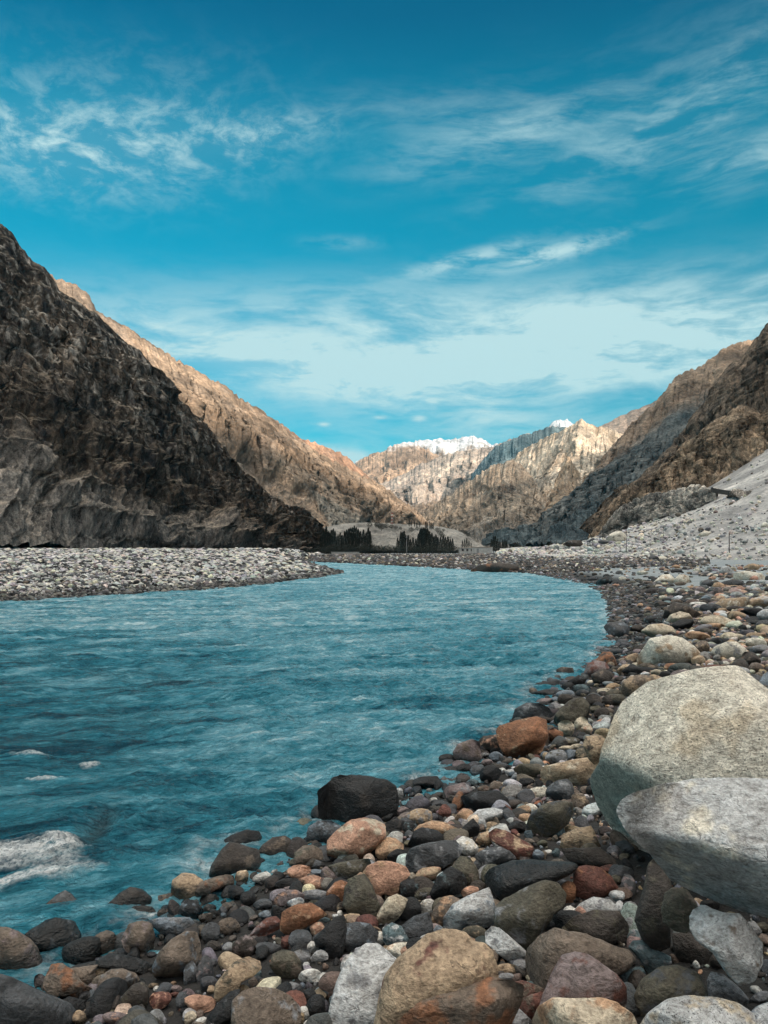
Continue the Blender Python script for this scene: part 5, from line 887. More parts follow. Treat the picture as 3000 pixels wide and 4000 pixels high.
# --- loose stones: the largest become things, the rest one sheet each
TEMPL = {}
def templates(sub, n, flat):
    key = (sub, n, flat)
    if key in TEMPL: return TEMPL[key]
    out = []
    for i in range(n):
        rg = np.random.default_rng(900+i+sub*50+int(flat*10)); V, Fs = ICO[sub]; ang = rg.uniform(0.3, 1.0)
        P_ = V*np.array([1, rg.uniform(0.62, 0.95), rg.uniform(0.45, 0.75)*flat])
        P_ = facets(P_, 1.0, int(4+ang*7), 0.14-0.11*ang, rg)
        P_ = P_+V*(fbm(P_*1.3+i*7, 3)*0.08)[:, None]
        if sub >= 3: P_ = P_+V*(fbm(P_*4+i*7, 3)*0.015)[:, None]
        out.append(P_)
    TEMPL[key] = np.array(out); return TEMPL[key]
def rotm(n, rg, tilt):
    a = rg.uniform(0, 2*math.pi, n); b = rg.normal(0, tilt, n); c = rg.normal(0, tilt, n)
    ca, sa, cb, sb, cc, sc_ = np.cos(a), np.sin(a), np.cos(b), np.sin(b), np.cos(c), np.sin(c); z = np.zeros(n); o = np.ones(n)
    Rz = np.stack([ca, -sa, z, sa, ca, z, z, z, o], 1).reshape(n, 3, 3); Rx = np.stack([o, z, z, z, cb, -sb, z, sb, cb], 1).reshape(n, 3, 3); Ry = np.stack([cc, z, sc_, z, o, z, -sc_, z, cc], 1).reshape(n, 3, 3)
    return Rz@Rx@Ry
PAL_NEAR = [('dgrey', 5), ('black', 4), ('brown', 5), ('dbrown', 4), ('grey', 4), ('mauve', 2.5), ('tan', 3), ('olive', 3), ('pgrey', 2), ('white', 1.0), ('pink', 1.3), ('rust', 0.7), ('cream', 1.4), ('teal', 0.8), ('bgrey', 1.6), ('red', .8), ('orange', 0.5)]
PAL_SHORE = [('dgrey', 6), ('black', 7), ('dbrown', 5), ('brown', 2), ('grey', 1.2), ('mauve', 1), ('olive', 2), ('bgrey', 1.2), ('pgrey', .25), ('red', .3)]
PAL_BAR = [('pgrey', 6), ('grey', 4), ('dgrey', 4), ('pale', 4), ('white', 5.0), ('black', 6), ('mauve', .7), ('brown', .7)]
PAL_RIGHT = [('tan', 3.2), ('brown', 4), ('dgrey', 4), ('grey', 3), ('pale', 2.6), ('black', 2.6), ('dbrown', 3), ('orange', .6), ('mauve', 2), ('cream', 1.8), ('pgrey', 1.5), ('pink', .8), ('olive', 1.5)]
PAL_FAR = [('dbrown', 7), ('dgrey', 8), ('black', 5), ('brown', 4), ('grey', 3), ('pale', 1.0), ('mauve', .6), ('tan', 0.6), ('pgrey', 1)]
PAL_RUB = [('pale', 4), ('pgrey', 7), ('grey', 4), ('white', 3), ('brown', .8), ('dgrey', .5)]
def pick(pal, n, rg):
    k = [a for a, _ in pal]; w = np.array([b for _, b in pal], float); w /= w.sum()
    i = rg.choice(len(k), n, p=w); return i, np.array([COL[a] for a in k])[i]*rg.uniform(0.75, 1.25, (n, 1))*(1+rg.normal(0, 0.05, (n, 3))), k
def sheet(name, x, y, z, s, cols, sub, rg, tilt=0.25, flat=1.0, mat=None, label=None, group=None):
    n = len(x)
    if not n: return
    T_ = templates(sub, 16 if sub < 3 else 12, flat); Fs = ICO[sub][1]; nv = T_.shape[1]
    ti = rg.integers(0, len(T_), n); Rm = rotm(n, rg, tilt)
    sc3 = s[:, None]*rg.uniform(0.8, 1.2, (n, 3))
    Vv = np.einsum('nij,nvj->nvi', Rm, T_[ti]*sc3[:, None, :])+np.stack([x, y, z], 1)[:, None]
    Ff = (Fs[None]+(np.arange(n)*nv)[:, None, None]).reshape(-1, 3); Vv = Vv.reshape(-1, 3)
    cc = np.repeat(cols, nv, 0)
    wet = 1-smooth(Vv[:, 2], 0.08, 0.17)
    o = mesh_obj(name, Vv, Ff, mat or ROCK, attrs={'tint': cc}, floats={'wet': wet, 'speck': np.repeat(rg.uniform(0, .5, n), nv)})
    tag(o, label, None, group, 'stuff'); return o
def near_boulder(x, y, s):
    """inside the footprint of a placed boulder"""
    r = np.zeros(len(x), bool)
    for h in HB:
        rad = math.sqrt(h[3]*max(h[4], h[5]))
        r |= ((x-h[0])**2+(y-h[1])**2) < (rad*0.62+s*0.15)**2
    return r
def inview(x, y, m=1.15): return (y > 1.5) & (np.abs(x) < y*0.5*m+1.0)
def scatter(n, x0, x1, y0, y1, rg, ypow=1.0):
    u = rg.random(n); y = y0+(y1-y0)*u**ypow; x = rg.uniform(x0, x1, n); return x, y
rg = np.random.default_rng(11)
def bank_mask(x, y): return ~inside(x, y, RIVER)
BARP = np.array(bar_shore+[(-200, 40), (-200, 400), (-10, 400)])
def dshore(x, y): return seg_dist(x, y, RIVER_N, False)
loose = []       # candidates that may become things: x, y, z, s, colour key
# near ground, three sizes
def near_layer(n, y0, y1, slo, shi, sub, lift, seed, pebble):
    rg = np.random.default_rng(seed)
    x, y = scatter(n, -6, 30, y0, y1, rg); w = inview(x, y, 2.1); x, y = x[w], y[w]
    d = dshore(x, y); ins = inside(x, y, RIVER); w = (~ins) | (d < 0.25); x, y, d = x[w], y[w], d[w]
    w = ~inside(x, y, BARP); x, y, d = x[w], y[w], d[w]
    s = slo*(shi/slo)**(rg.random(len(x))**1.6)
    if not pebble:
        w = ~near_boulder(x, y, s); x, y, s, d = x[w], y[w], s[w], d[w]
    z = ground(x, y)+s*lift; z = np.maximum(z, -0.01)
    f = (d < 0.5+0.9*rg.random(len(x)))
    i1, c1, k1 = pick(PAL_NEAR, len(x), rg); i2, c2, k2 = pick(PAL_SHORE, len(x), rg)
    c = np.where(f[:, None], c2, c1); names = np.where(f, np.array(k2)[i2], np.array(k1)[i1])
    return x, y, z, s, c, names
def right_layer(n, y0, y1, smul, seed, smax=3.0):
    rg = np.random.default_rng(seed)
    x, y = scatter(n, -10, 85, y0, y1, rg); w = inview(x, y, 1.2); x, y = x[w], y[w]
    w = (~inside(x, y, RIVER)) & (~inside(x, y, BARP)) & (x > -0.02*y-3); x, y = x[w], y[w]
    d = dshore(x, y)
    s = smul*(smax**(rg.random(len(x))**2.6))
    # a strip of clean sand runs across the flats
    z0 = ground(x, y)
    sand = (fbm(P3(x*0.06, y*0.045, 7.0), 3) > 0.12) & (d > 9) & (x > 0.3*y)
    sand |= (x > np.where(y > 50, 0.2*y+3, 0.37*y)) & (y > 38) & (y < 88) & (fbm(P3(x*0.2, y*0.1, 3.0), 3) > -0.22)
    sand |= (x > 10.2) & (x < 13.5) & (y > 19.5) & (y < 24.5) & (x > .47*y)
    keep = ~sand | (rg.random(len(x)) < 0.03)
    x, y, d, s, z0 = x[keep], y[keep], d[keep], s[keep], z0[keep]
    if y0 < 30:
        w = ~near_boulder(x, y, s); x, y, d, s, z0 = x[w], y[w], d[w], s[w], z0[w]
    s = np.where(d < 2.2, np.minimum(s, smul*1.4), s)
    f = d < (0.8+1.6*rg.random(len(x)))*np.clip(y/16, .7, 3)
    i1, c1, k1 = pick(PAL_RIGHT, len(x), rg); i2, c2, k2 = pick(PAL_SHORE, len(x), rg)
    c = np.where(f[:, None], c2, c1); names = np.where(f, np.array(k2)[i2], np.array(k1)[i1])
    return x, y, z0+s*0.22, s, c, names
A1 = near_layer(42000, 2.6, 9.5, 0.012, 0.035, 1, 0.3, 21, True)
A2 = near_layer(15000, 2.6, 9.5, 0.03, 0.07, 2, 0.35, 22, False)
A3 = near_layer(4200, 2.7, 9.5, 0.07, 0.14, 3, 0.25, 23, False)
B1 = right_layer(60000, 9.0, 24, 0.055, 31, 2.2)
B2 = right_layer(16000, 9.0, 30, 0.10, 32, 2.6)
B3 = right_layer(90000, 24, 75, 0.12, 33, 2.8)
cand = []
for nm, (x, y, z, s, c, names) in (('A3', A3), ('B2', B2)):
    pxs = s/y
    for i in range(len(x)): cand.append((pxs[i], nm, i))
cand.sort(reverse=True)
NTHING = max(0, 300-len(PLACED))
thing_ids = {'A3': set(), 'B2': set()}
for _, nm, i in cand:
    if NTHING <= 0: break
    L_ = {'A3': A3, 'B2': B2}[nm]
    if abs(L_[0][i]) > L_[1][i]*0.495: continue
    vv = VH-(L_[2][i]-CAMH)/L_[1][i]*F
    if vv > 3990: continue
    thing_ids[nm].add(i); NTHING -= 1
def without(L_, ids):
    m = np.ones(len(L_[0]), bool); m[list(ids)] = False; return tuple(a[m] for a in L_[:5])
for nm, L_ in (('A3', A3), ('B2', B2)):
    for i in sorted(thing_ids[nm]):
        rgi = np.random.default_rng(5000+i); s = L_[3][i]; T4 = templates(4, 12, 1.0); P_ = T4[rgi.integers(0, 12)]*s*rgi.uniform(0.8, 1.2, 3)
        P_ = P_@rotm(1, rgi, 0.3)[0].T; cen = np.array([L_[0][i], L_[1][i], L_[2][i]]); ky = str(L_[5][i])
        c2 = ['brown', 'grey', 'tan', 'dgrey', None][rgi.integers(0, 5)]
        col, wt, sp = stone_attrs(P_+cen, L_[4][i], COL[c2] if c2 else None, s, rgi, 0.3, 0.2)
        ob = mesh_obj('river_stone', P_, ICO[4][1], ROCK, attrs={'tint': col}, floats={'wet': wt, 'speck': sp}); ob.location = cen
        ob['category'] = 'stone'; ob['group'] = 'stones and boulders along the river bank'
        hx = s; PLACED.append(dict(o=ob, cen=cen, size=s, half=(s, s*.7), c1=ky, c2=c2, shp='rounded', uv=(CX+cen[0]/cen[1]*F, VH-(cen[2]-CAMH)/cen[1]*F), short=None, label=None))
A3 = without(A3, thing_ids['A3']); B2 = without(B2, thing_ids['B2'])
def cat(*Ls): return [np.concatenate([L[j] for L in Ls]) for j in range(5)]
def do_sheet(name, L, sub, rg, **k): x, y, z, s, c = L[:5]; return sheet(name, x, y, z, s, c, sub, rg, **k)
g1 = 'stones and boulders along the river bank'
# near and mid stones share one sheet per mesh density
do_sheet('loose_cobbles', cat(A2, A3), 2, np.random.default_rng(1), tilt=0.5, label='mixed small cobbles filling the gaps between the foreground boulders')
do_sheet('pebbles', A1, 1, np.random.default_rng(2), tilt=0.6, label='fine pebbles and grit lying between the foreground stones')
do_sheet('bank_cobbles', cat(B1, B2), 2 if False else 1, np.random.default_rng(3), tilt=0.2, label='dark and tan cobbles covering the right bank along the bend')
do_sheet('distant_cobbles', B3, 1, np.random.default_rng(4), tilt=0.15, mat=ROCKFAR, label='small cobbles further up the right bank near the sand')
# far bank
rg = np.random.default_rng(41); n = 90000
y = 75*(345/75)**rg.random(n); x = (rg.random(n)*1.3-0.62)*y*0.62
w = (~inside(x, y, RIVER)) & (~inside(x, y, BARP)) & (x > -0.14*y); x, y = x[w], y[w]
s = np.minimum(y*0.0017, 0.26)*(2.4**(rg.random(len(x))**2.2)); s = s*(1-0.35*smooth(y, 220, 330)); i_, c, _ = pick(PAL_FAR, len(x), rg); i_, c2, _ = pick(PAL_RUB, len(x), rg)
pr = smooth(x/y, 0.12, 0.24)*smooth(y, 95, 150); c = np.where((rg.random(len(x)) < pr)[:, None], c2, c)
sheet('far_rubble', x, y, ground(x, y)+s*0.25, s, c, 1, rg, tilt=0.3, flat=1.2, mat=ROCKFAR, label='dark rubble covering the far river bank below the trees')
# gravel bar on the left
rg = np.random.default_rng(51); n = 130000
y = 33*(225/33)**rg.random(n); x = -rg.random(n)*(y*0.62+4)
w = inside(x, y, BARP) & bank_mask(x, y); x, y = x[w], y[w]
s = y*0.0016*(3.4**(rg.random(len(x))**2.2)); s = np.maximum(s, 0.09)
i_, c, _ = pick(PAL_BAR, len(x), rg); db = seg_dist(x, y, BAR, False)
c = np.where((db < 1.0+1.6*rg.random(len(x)))[:, None], c*0.30, c)
sheet('gravel_bar', x, y, ground(x, y)+s*0.25, s, c, 1, rg, tilt=0.3, mat=ROCKFAR, label='pale grey gravel bar of countless cobbles across the river')
# rubble on the right-hand fan
rg = np.random.default_rng(61)
fan = [o for o in bpy.data.objects if o.name == 'scree_slope'][0]
co = np.empty(len(fan.data.vertices)*3, np.float32); fan.data.vertices.foreach_get('co', co); co = co.reshape(-1, 3)
w = (co[:, 1] > 85) & (co[:, 1] < 262); co = co[w]
i = rg.choice(len(co), 9000); p = co[i]+rg.normal(0, 0.6, (9000, 3))*[1, 1, 0]
hgt = (p[:, 2]-CAMH)/p[:, 1]; w = rg.random(len(p)) < 1-0.9*smooth(hgt, 0.02, 0.075); p = p[w]
s = p[:, 1]*0.0016*(3.2**(rg.random(len(p))**2.2)); i_, c, _ = pick(PAL_RUB, len(p), rg)
sheet('slope_rubble', p[:, 0], p[:, 1], p[:, 2]+s*0.2, s, c, 1, rg, tilt=0.5, mat=ROCKFAR, label='pale rubble strewn over the foot of the right-hand slope')

# ---- labels for the plain stones: what it looks like + where it lies beside a landmark
LC = np.array([r['uv'] for r in LAND])
SIZEW = [(0.06, 'tiny'), (0.12, 'small'), (0.22, 'medium'), (9, 'large')]
used = {}
def direction(a, b):
    du, dv = a[0]-b[0], a[1]-b[1]
    if abs(du) > 1.6*abs(dv): return 'right of' if du > 0 else 'left of'
    if abs(dv) > 1.6*abs(du): return 'below' if dv > 0 else 'above'
    return ('lower right of' if du > 0 else 'lower left of') if dv > 0 else ('upper right of' if du > 0 else 'upper left of')
for r in sorted(PLACED, key=lambda r: -r['size']):
    if r['label']:
        r['o']['label'] = r['label']; used[r['label']] = 1; continue
    sw = next(w_ for lim, w_ in SIZEW if r['size'] < lim)
    base = f"{sw} {WORD[r['c1']]} {r['shp']} stone"
    dd = np.abs(LC-np.array(r['uv'])).sum(1); order = np.argsort(dd)
    done = False
    for j in order[:4]:
        L_ = f"{base} {direction(r['uv'], LAND[j]['uv'])} {LAND[j]['short']}"
        if L_ not in used and len(L_.split()) <= 16: used[L_] = 1; r['o']['label'] = L_; done = True; break
    if not done:
        for w_ in ('further', 'third', 'fourth', 'fifth', 'sixth', 'seventh', 'eighth'):
            for j in order[:3]:
                L_ = f"{w_} {base} {direction(r['uv'], LAND[j]['uv'])} {LAND[j]['short']}"
                if L_ not in used and len(L_.split()) <= 16: used[L_] = 1; r['o']['label'] = L_; done = True; break
            if done: break
    if not done: r['o']['label'] = f"{base} among the stones of the right bank"
# ---------------------------------------------------------------- far bank: trees, house, mast, poles
def box(V, Fq, x0, x1, y0, y1, z0, z1):
    b = len(V); V += [(x0, y0, z0), (x1, y0, z0), (x1, y1, z0), (x0, y1, z0), (x0, y0, z1), (x1, y0, z1), (x1, y1, z1), (x0, y1, z1)]
    Fq += [(b+a, b+c, b+d, b+e) for a, c, d, e in ((0, 1, 5, 4), (1, 2, 6, 5), (2, 3, 7, 6), (3, 0, 4, 7), (4, 5, 6, 7), (3, 2, 1, 0))]
def tube(V, Fq, p, q, r0, r1, n=8):
    p, q = np.array(p, float), np.array(q, float); a = (q-p)/np.linalg.norm(q-p); h = np.cross(a, (0, 0, 1) if abs(a[2]) < .9 else (1, 0, 0)); h /= np.linalg.norm(h); g = np.cross(a, h); b = len(V)
    for c, r in ((p, r0), (q, r1)):
        for i in range(n): w = 2*math.pi*i/n; V.append(tuple(c+(h*math.cos(w)+g*math.sin(w))*r))
    Fq += [(b+i, b+(i+1) % n, b+n+(i+1) % n, b+n+i) for i in range(n)]
    V.append(tuple(q)); t_ = len(V)-1
    Fq += [(b+n+i, b+n+(i+1) % n, t_, t_) for i in range(0)]
def part(name, VF, mat, parent, sm=False): return mesh_obj(name, VF[0], VF[1], mat, parent, smoothf=sm)
LEAF = plain_mat('poplar_leaves', (0.013, 0.017, 0.010), 0.8, 0.8, 0.5); BARK = plain_mat('bark', (0.09, 0.075, 0.06), 0.9, 4)
def crown_mesh(seed, kind):
    rg = np.random.default_rng(seed); V = []; Fq = []
    n = 900 if kind == 'poplar' else 800
    for i in range(n):
        if kind == 'poplar':
            t_ = rg.random()**0.85; w = 0.115*min(1, 0.35+t_*4)*(1-t_)**0.7*(0.75+0.5*rg.random()); a = rg.random()*6.283
            r = w*(0.55+0.5*rg.random()); c = np.array([math.cos(a)*r, math.sin(a)*r, 0.07+0.93*t_+0.01*math.sin(a*3)])
            s = 0.016+0.016*rg.random(); d = np.array([math.cos(a)*.35, math.sin(a)*.35, 1.0])
        else:
            d = rg.normal(size=3); d /= np.linalg.norm(d); r = rg.random()**0.33; lob = 1+0.28*math.sin(d[0]*5+seed)*math.cos(d[1]*4+seed*2)
            c = np.array([d[0]*.48*r*lob, d[1]*.48*r*lob, 0.58+d[2]*.42*r*lob]); s = 0.03+0.03*rg.random(); d = d+rg.normal(size=3)*0.6
        d = d/np.linalg.norm(d); u = np.cross(d, rg.normal(size=3)); u /= np.linalg.norm(u)+1e-9; b = len(V)
        V += [tuple(c-u*s*.5), tuple(c+d*s*0.6+np.cross(u, d)*s*.2), tuple(c+u*s*.5), tuple(c+d*s*1.9)]
        Fq.append((b, b+1, b+2, b+3))
    return V, Fq
def make_tree(kind, seed):
    r = empty('poplar_tree' if kind == 'poplar' else 'bushy_tree', (0, 0, 0))
    V, Fq = [], []; tube(V, Fq, (0, 0, -0.05), (0, 0, 0.5), 0.016 if kind == 'poplar' else 0.03, 0.010)
    tube(V, Fq, (0, 0, 0.5), (0, 0, 0.96 if kind == 'poplar' else 0.75), 0.010, 0.003)
    for k in range(9):
        a = k*2.4; z0 = 0.14+k*0.08; o = 0.05 if kind == 'poplar' else 0.22
        tube(V, Fq, (0, 0, z0), (math.cos(a)*o, math.sin(a)*o, z0+0.12), 0.007, 0.003, 5)
    part('trunk', (V, Fq), BARK, r); part('crown', crown_mesh(seed, kind), LEAF, r); return r
PROTO = {('poplar', i): make_tree('poplar', 70+i) for i in range(4)}; PROTO.update({('bushy', i): make_tree('bushy', 80+i) for i in range(3)})
fresh = dict.fromkeys(PROTO, True)
def place_tree(kind, var, u, vtop, vbase, Y, label, group, wide=1.0):
    k = (kind, var); p = at(u, vbase, Y); h = (vbase-vtop)/F*Y
    if fresh[k]: o = PROTO[k]; fresh[k] = False
    else:
        s0 = PROTO[k]; o = s0.copy(); C.objects.link(o)
        for ch in s0.children: c = ch.copy(); C.objects.link(c); c.parent = o
    o.location = p; o.scale = (h*wide, h*wide, h*1.02); o.rotation_euler = (0, 0, (u*1.7) % 6.28)
    tag(o, label, 'tree', group); return o
tl = []
def T_(x, y): return src('T', x, y)
G1 = 'dark poplars in the left clump on the far bank'; G2 = 'dark poplars in the right clump on the far bank'; G3 = 'small trees on top of the pale terrace'
def rank(i, n, what):
    W = ['first', 'second', 'third', 'fourth', 'fifth', 'sixth', 'seventh', 'eighth', 'ninth', 'tenth', 'eleventh', 'twelfth', 'thirteenth', 'fourteenth', 'fifteenth', 'sixteenth', 'seventeenth', 'eighteenth', 'nineteenth', 'twentieth', 'twenty-first', 'twenty-second', 'twenty-third', 'twenty-fourth', 'twenty-fifth', 'twenty-sixth']
    return f'{W[i]} {what}'
c1 = [(255, 240), (272, 205), (289, 185), (305, 215), (322, 205), (335, 198), (348, 215), (366, 232), (380, 222), (392, 235), (408, 215), (421, 205), (434, 198), (445, 192), (458, 190), (471, 182), (484, 190), (497, 200), (511, 215), (531, 205), (548, 222), (562, 192), (573, 215)]
for i, (x, y) in enumerate(c1):
    u, v = T_(x, y); _, vb = T_(0, 350); place_tree('poplar', i % 4, u, v, vb+3, 372+(i*7 % 5)*3, rank(i, 0, 'poplar from the left in the left clump of dark trees'), G1, 1.2)
c2 = [(752, 255), (773, 218), (784, 222), (794, 212), (806, 240), (820, 238), (836, 262), (852, 252), (870, 262), (886, 232), (898, 205), (908, 198), (922, 192), (934, 196), (946, 198), (958, 215), (974, 225), (988, 245), (1000, 235), (1013, 250), (1030, 250), (1048, 240), (1062, 250), (1078, 245), (1094, 262), (1108, 260)]
for i, (x, y) in enumerate(c2):
    u, v = T_(x, y); _, vb = T_(0, 348); place_tree('poplar', (i+1) % 4, u, v, vb+3, 378+(i*5 % 7)*3, rank(i, 0, 'poplar from the left in the right clump of dark trees'), G2, 1.35)
c3 = [(1172, 268), (1186, 262), (1200, 255), (1214, 268), (1228, 282), (1360, 262), (1374, 245), (1385, 242), (1400, 258), (1414, 270), (1434, 264), (1447, 262), (1458, 270)]
for i, (x, y) in enumerate(c3):
    u, v = T_(x, y); _, vb = T_(0, 340 if i > 4 else 312); place_tree('poplar', i % 4, u, v, vb+2, 400+i, (rank(i, 0, 'dark poplar from the left behind the flat-roofed house') if i < 5 else rank(i-5, 0, 'dark poplar from the left just right of the flat-roofed house')), 'dark poplars around the house', 1.3)
u, v = T_(1524, 280); place_tree('bushy', 0, u, v, T_(0, 330)[1], 370, 'single round dark tree standing right of the house', 'round trees on the far bank', 1.1)
rgt = np.random.default_rng(77)
for i in range(30):      # low trees at the feet of the poplars
    x = 195+i*16 if i < 26 else 600+i*6; x = [190, 212, 236, 262, 290, 318, 345, 374, 402, 431, 460, 488, 517, 545, 574, 603, 632, 664, 700, 730, 765, 800, 835, 870, 905, 940, 975, 1020, 1070, 1125][i]
    hh = 30+rgt.uniform(-8, 10)+(12 if 240 < x < 580 else 0); hh = 26 if x < 215 else (hh+16 if x > 590 else hh+6)
    u, v = T_(x, 352-hh); place_tree('bushy', i % 3, u, v, T_(0, 352)[1]+2, 362+(i % 4)*2, rank(i, 0, 'low bushy tree from the left along the foot of the poplars') if i < 26 else ['low bushy tree under the last poplars of the right clump, leftmost of four', 'low bushy tree under the last poplars of the right clump, second of four', 'low bushy tree under the last poplars of the right clump, third of four', 'low bushy tree nearest the left wall of the house'][i-26], 'low bushy trees under the poplars', 1.9)
ct = [(570, 152, 182, 'b'), (612, 155, 178, 'b'), (632, 150, 190, 'b'), (648, 158, 200, 'b'), (676, 155, 190, 'b'), (712, 165, 190, 'b'), (740, 172, 192, 'b'), (770, 178, 195, 'b'), (828, 135, 175, 'p'), (840, 138, 175, 'p'), (862, 145, 178, 'p'), (876, 148, 180, 'p'), (840, 182, 212, 'b'), (934, 143, 188, 'p'), (944, 150, 190, 'p'), (962, 150, 195, 'p'), (972, 152, 195, 'p'), (982, 158, 195, 'p'), (895, 150, 180, 'p'), (1010, 185, 215, 'b'), (1030, 205, 235, 'b'), (1045, 225, 250, 'b'), (1170, 198, 215, 'b'), (1190, 205, 228, 'b'), (1210, 222, 242, 'b'), (1050, 192, 207, 'b'), (880, 178, 200, 'b'), (910, 182, 205, 'b')]
for i, (x, y, yb_, kd) in enumerate(ct):
    u, v = T_(x, y); _, vb = T_(0, yb_); kk = 'bushy' if kd == 'b' else 'poplar'
    j = [q for q in range(i) if ct[q][3] == kd]
    place_tree(kk, i % 3, u, v, vb+2, 452 if i < 24 else 455, rank(len(j), 0, ('small round tree' if kd == 'b' else 'small slim poplar')+' counted along the top of the pale terrace'), G3, 1.3)
# house
WALL = plain_mat('whitewash', (0.42, 0.41, 0.39), 0.9, 0.8, 0.3); ROOFM = plain_mat('roof_slab', (0.36, 0.30, 0.25), 0.9, 1); DARKW = plain_mat('window_glass', (0.02, 0.022, 0.025), 0.3); STEEL = plain_mat('grey_metal', (0.22, 0.22, 0.22), 0.6); REDP = plain_mat('red_paint', (0.38, 0.06, 0.04), 0.7); WHP = plain_mat('white_paint', (0.7, 0.68, 0.64), 0.7); WOOD = plain_mat('pole_wood', (0.06, 0.05, 0.045), 0.9, 6)
YB = 352.0
a_, _ = T_(1157, 0); b_, _ = T_(1366, 0); m_, _ = T_(1232, 0); xa, xm, xb = (a_-CX)/F*YB, (m_-CX)/F*YB, (b_-CX)/F*YB
zt = at(0, T_(0, 312)[1], YB)[2]; zb = at(0, T_(0, 350)[1], YB)[2]-0.5
hs = tag(empty('house', ((xa+xb)/2, YB, zb)), 'low whitewashed flat-roofed house on the far bank with small dark windows', 'house'); hx = (xa+xb)/2; hh = zt-zb
V, Fq = [], []; box(V, Fq, xa-hx, xm-hx, 0, 7, 0, hh-0.25); box(V, Fq, xm-hx+0.003, xb-hx, -0.6, 7.5, 0, hh); part('wall', (V, Fq), WALL, hs)
V, Fq = [], []; box(V, Fq, xa-hx-0.25, xm-hx, -0.35, 7.3, hh-0.247, hh); box(V, Fq, xm-hx+0.003, xb-hx+0.2, -0.85, 7.8, hh+0.003, hh+0.25); part('roof', (V, Fq), ROOFM, hs)
for k in range(4):
    V, Fq = [], []; x0 = xa-hx+0.7+k*2.1; box(V, Fq, x0, x0+0.9, -0.05, 0.04, hh*0.48, hh*0.76); w_ = part('window', (V, Fq), DARKW, hs)
    V, Fq = [], []; box(V, Fq, x0-0.1, x0+1.0, -0.12, 0.02, hh*0.44, hh*0.475); part('sill', (V, Fq), ROOFM, w_)
V, Fq = [], []; box(V, Fq, xm-hx+2.2, xm-hx+3.2, -0.66, -0.55, 0.45, hh*0.8); part('door', (V, Fq), STEEL, hs)
# low white wall on the bank
u0, vv = T_(322, 350); u1, _ = T_(503, 350); V, Fq = [], []; p0 = at(u0, vv+3, 345); p1 = at(u1, vv+3, 345)
for k in range(8):
    w_ = (p1[0]-p0[0])/8; box(V, Fq, k*w_+0.04-(p1[0]-p0[0])/2, (k+1)*w_-0.04-(p1[0]-p0[0])/2, 0, 0.5, -0.8, 0.75)
box(V, Fq, -(p1[0]-p0[0])/2-.1, (p1[0]-p0[0])/2+.1, -0.08, 0.58, 0.753, 0.95)
wl_ = tag(mesh_obj('low_wall', V, Fq, WALL, smoothf=False), 'long low white wall on the far bank under the left clump of trees', 'wall'); wl_.location = (p0+p1)/2
# striped mast on the terrace
um, vt = T_(715, 88); _, vb = T_(0, 162); YM = 470; pm = at(um, vb, YM); hm = (vb-vt)/F*YM
ms = tag(empty('lattice_mast', pm), 'slim red and white lattice mast rising above the terrace trees', 'mast'); nb = 7
for k in range(nb):
    V, Fq = [], []; z0, z1 = hm*k/nb, hm*(k+1)/nb; r0, r1 = 0.55*(1-0.5*k/nb), 0.55*(1-0.5*(k+1)/nb)
    cs = [(-1, -1), (1, -1), (1, 1), (-1, 1)]
    for j in range(4):
        c, d = cs[j], cs[(j+1) % 4]
        tube(V, Fq, (c[0]*r0, c[1]*r0, z0), (c[0]*r1, c[1]*r1, z1), 0.09, 0.09, 5); tube(V, Fq, (c[0]*r0, c[1]*r0, z0), (d[0]*r1, d[1]*r1, z1), 0.05, 0.05, 4); tube(V, Fq, (c[0]*r1, c[1]*r1, z1), (d[0]*r1, d[1]*r1, z1), 0.05, 0.05, 4)
    part('mast_section', (V, Fq), REDP if k % 2 == 0 else WHP, ms)
V, Fq = [], []; tube(V, Fq, (0, 0, hm), (0, 0, hm*1.12), 0.06, 0.03); part('antenna', (V, Fq), STEEL, ms)
# poles
def pole(u, vt, vb, Y, label, arm=True, r=0.11, mat=None):
    p = at(u, vb, Y); h = (vb-vt)/F*Y; o = tag(empty('utility_pole', p-np.array([0, 0, 0.4])), label, 'pole', 'wooden poles along the valley floor')
    V, Fq = [], []; tube(V, Fq, (0, 0, 0), (0, 0, h+0.4), r, r*0.7); part('post', (V, Fq), mat or WOOD, o)
    if arm: V, Fq = [], []; box(V, Fq, -0.55, 0.55, -0.06-r, -r, h*0.95, h*0.95+0.1); part('crossarm', (V, Fq), mat or WOOD, o)
def S_(x, y): return src('S', x, y)
for (x, yt, yb_, Y, lb, arm) in [(740, 278, 412, 150, 'dark pole on the pale flats right of the boulder at the slope foot', True), (1408, 300, 412, 120, 'dark pole furthest right at the near edge of the rubble slope', False), (980, 262, 405, 170, 'thin pole midway between the two dark poles on the rubble flats', False), (588, 285, 352, 230, 'thin pole left of the boulder at the slope foot', False)]:
    u, vt = S_(x, yt); _, vb = S_(x, yb_); pole(u, vt, vb+2, Y, lb, arm, 0.085 if Y < 200 else 0.1)
u, vt = T_(810, 238); _, vb = T_(0, 350); pole(u, vt, vb, 358, 'pale pole among the poplars of the right clump', True, 0.16, STEEL)
u, vt = T_(1412, 290); _, vb = T_(0, 345); pole(u, vt, vb, 352, 'pole standing just right of the flat-roofed house', True, 0.14)
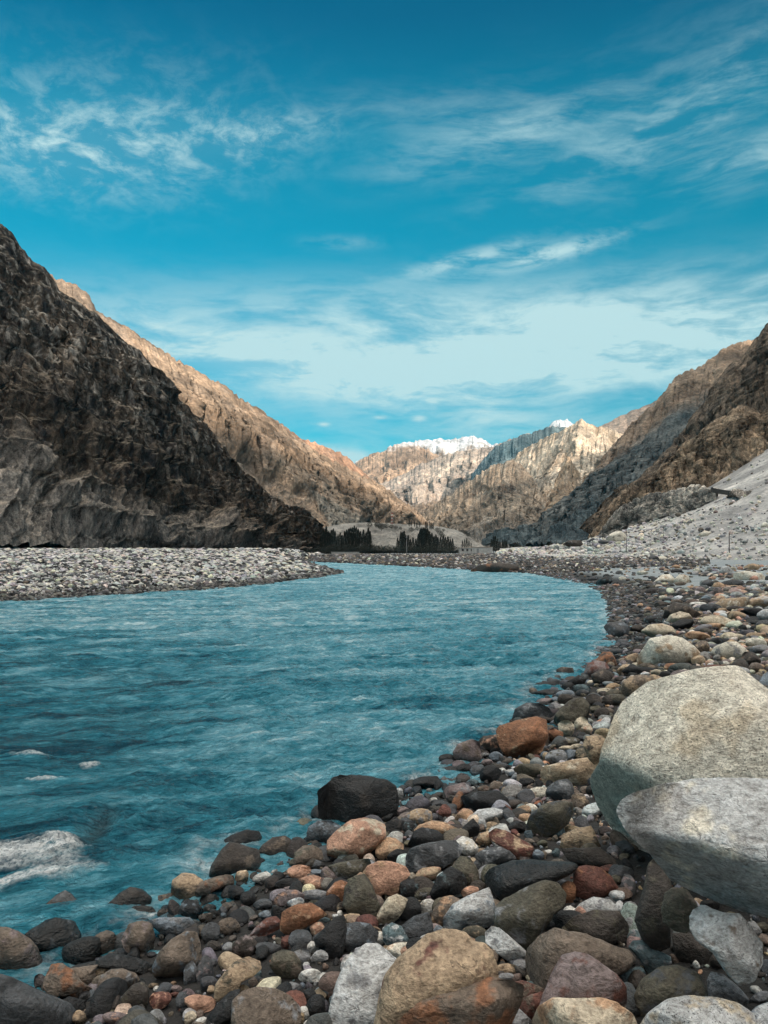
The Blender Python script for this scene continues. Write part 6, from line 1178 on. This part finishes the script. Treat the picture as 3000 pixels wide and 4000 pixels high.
for k, x in enumerate((178, 214, 250, 288, 330, 410, 448)):
    u, vt = S_(x, 348); _, vb = S_(x, 372); p = at(u, vb, 260); V, Fq = [], []; tube(V, Fq, (0, 0, -0.3), (0, 0, (vb-vt)/F*260), 0.10, 0.07); box(V, Fq, -0.12, 0.12, -0.12, 0.12, (vb-vt)/F*260, (vb-vt)/F*260+0.08)
    o = mesh_obj('fence_post', V, Fq, WOOD, smoothf=False); o.location = p
    tag(o, rank(k, 0, 'thin fence post from the left in the line before the scree valley'), 'post', 'fence posts across the far flats')
# road wall high on the right-hand slope
rp_ = [S_(*q) for q in [(1296, 14), (1340, 24), (1400, 32), (1470, 40), (1532, 47)]]
V, Fq = [], []; W_ = [at(u, v, 203-k*1.2) for k, (u, v) in enumerate(rp_)]; o0 = W_[2].copy()
for k in range(len(W_)-1):
    a, c = W_[k]-o0, W_[k+1]-o0; b = len(V)
    for q in (a, c):
        V += [tuple(q+[0, 0, -0.9]), tuple(q+[0, 0.7, -0.9]), tuple(q+[0, 0.7, 0.25]), tuple(q+[0, 0, 0.25])]
    Fq += [(b+i, b+(i+1) % 4, b+4+(i+1) % 4, b+4+i) for i in range(4)]
Fq += [(0, 1, 2, 3), (len(V)-4, len(V)-3, len(V)-2, len(V)-1)]
rw = mesh_obj('road_wall', V, Fq, plain_mat('dark_wall', (0.05, 0.048, 0.045), 0.9, 3, 0.5), smoothf=False); rw.location = o0
tag(rw, 'dark roadside wall cut into the pale slope high on the right', 'wall')
# ---------------------------------------------------------------- air
hz = bpy.data.meshes.new('haze'); HX, HY = 27000.0, 27000.0
Vz = [(-HX, -HX, -2.2), (HX, -HX, -2.2), (HX, HX, -2.2), (-HX, HX, -2.2), (-HX, -HX, 1080), (HX, -HX, 1080), (HX, HX, 1080), (-HX, HX, 1080)]
hz.from_pydata(Vz, [], [(0, 3, 2, 1), (4, 5, 6, 7), (0, 1, 5, 4), (1, 2, 6, 5), (2, 3, 7, 6), (3, 0, 4, 7)]); ho = bpy.data.objects.new('haze', hz); C.objects.link(ho)
mh = bpy.data.materials.new('haze'); mh.use_nodes = True; mh.node_tree.nodes.clear(); t = NT(mh.node_tree)
mo = t.node('ShaderNodeOutputMaterial'); pv = t.node('ShaderNodeVolumePrincipled'); t.l.new(pv.outputs[0], mo.inputs['Volume'])
pv.inputs['Color'].default_value = (0.12, 0.70, 1.0, 1); pv.inputs['Density'].default_value = HAZE_DENSITY; pv.inputs['Anisotropy'].default_value = 0.2
hz.materials.append(mh); tag(ho, kind='stuff')
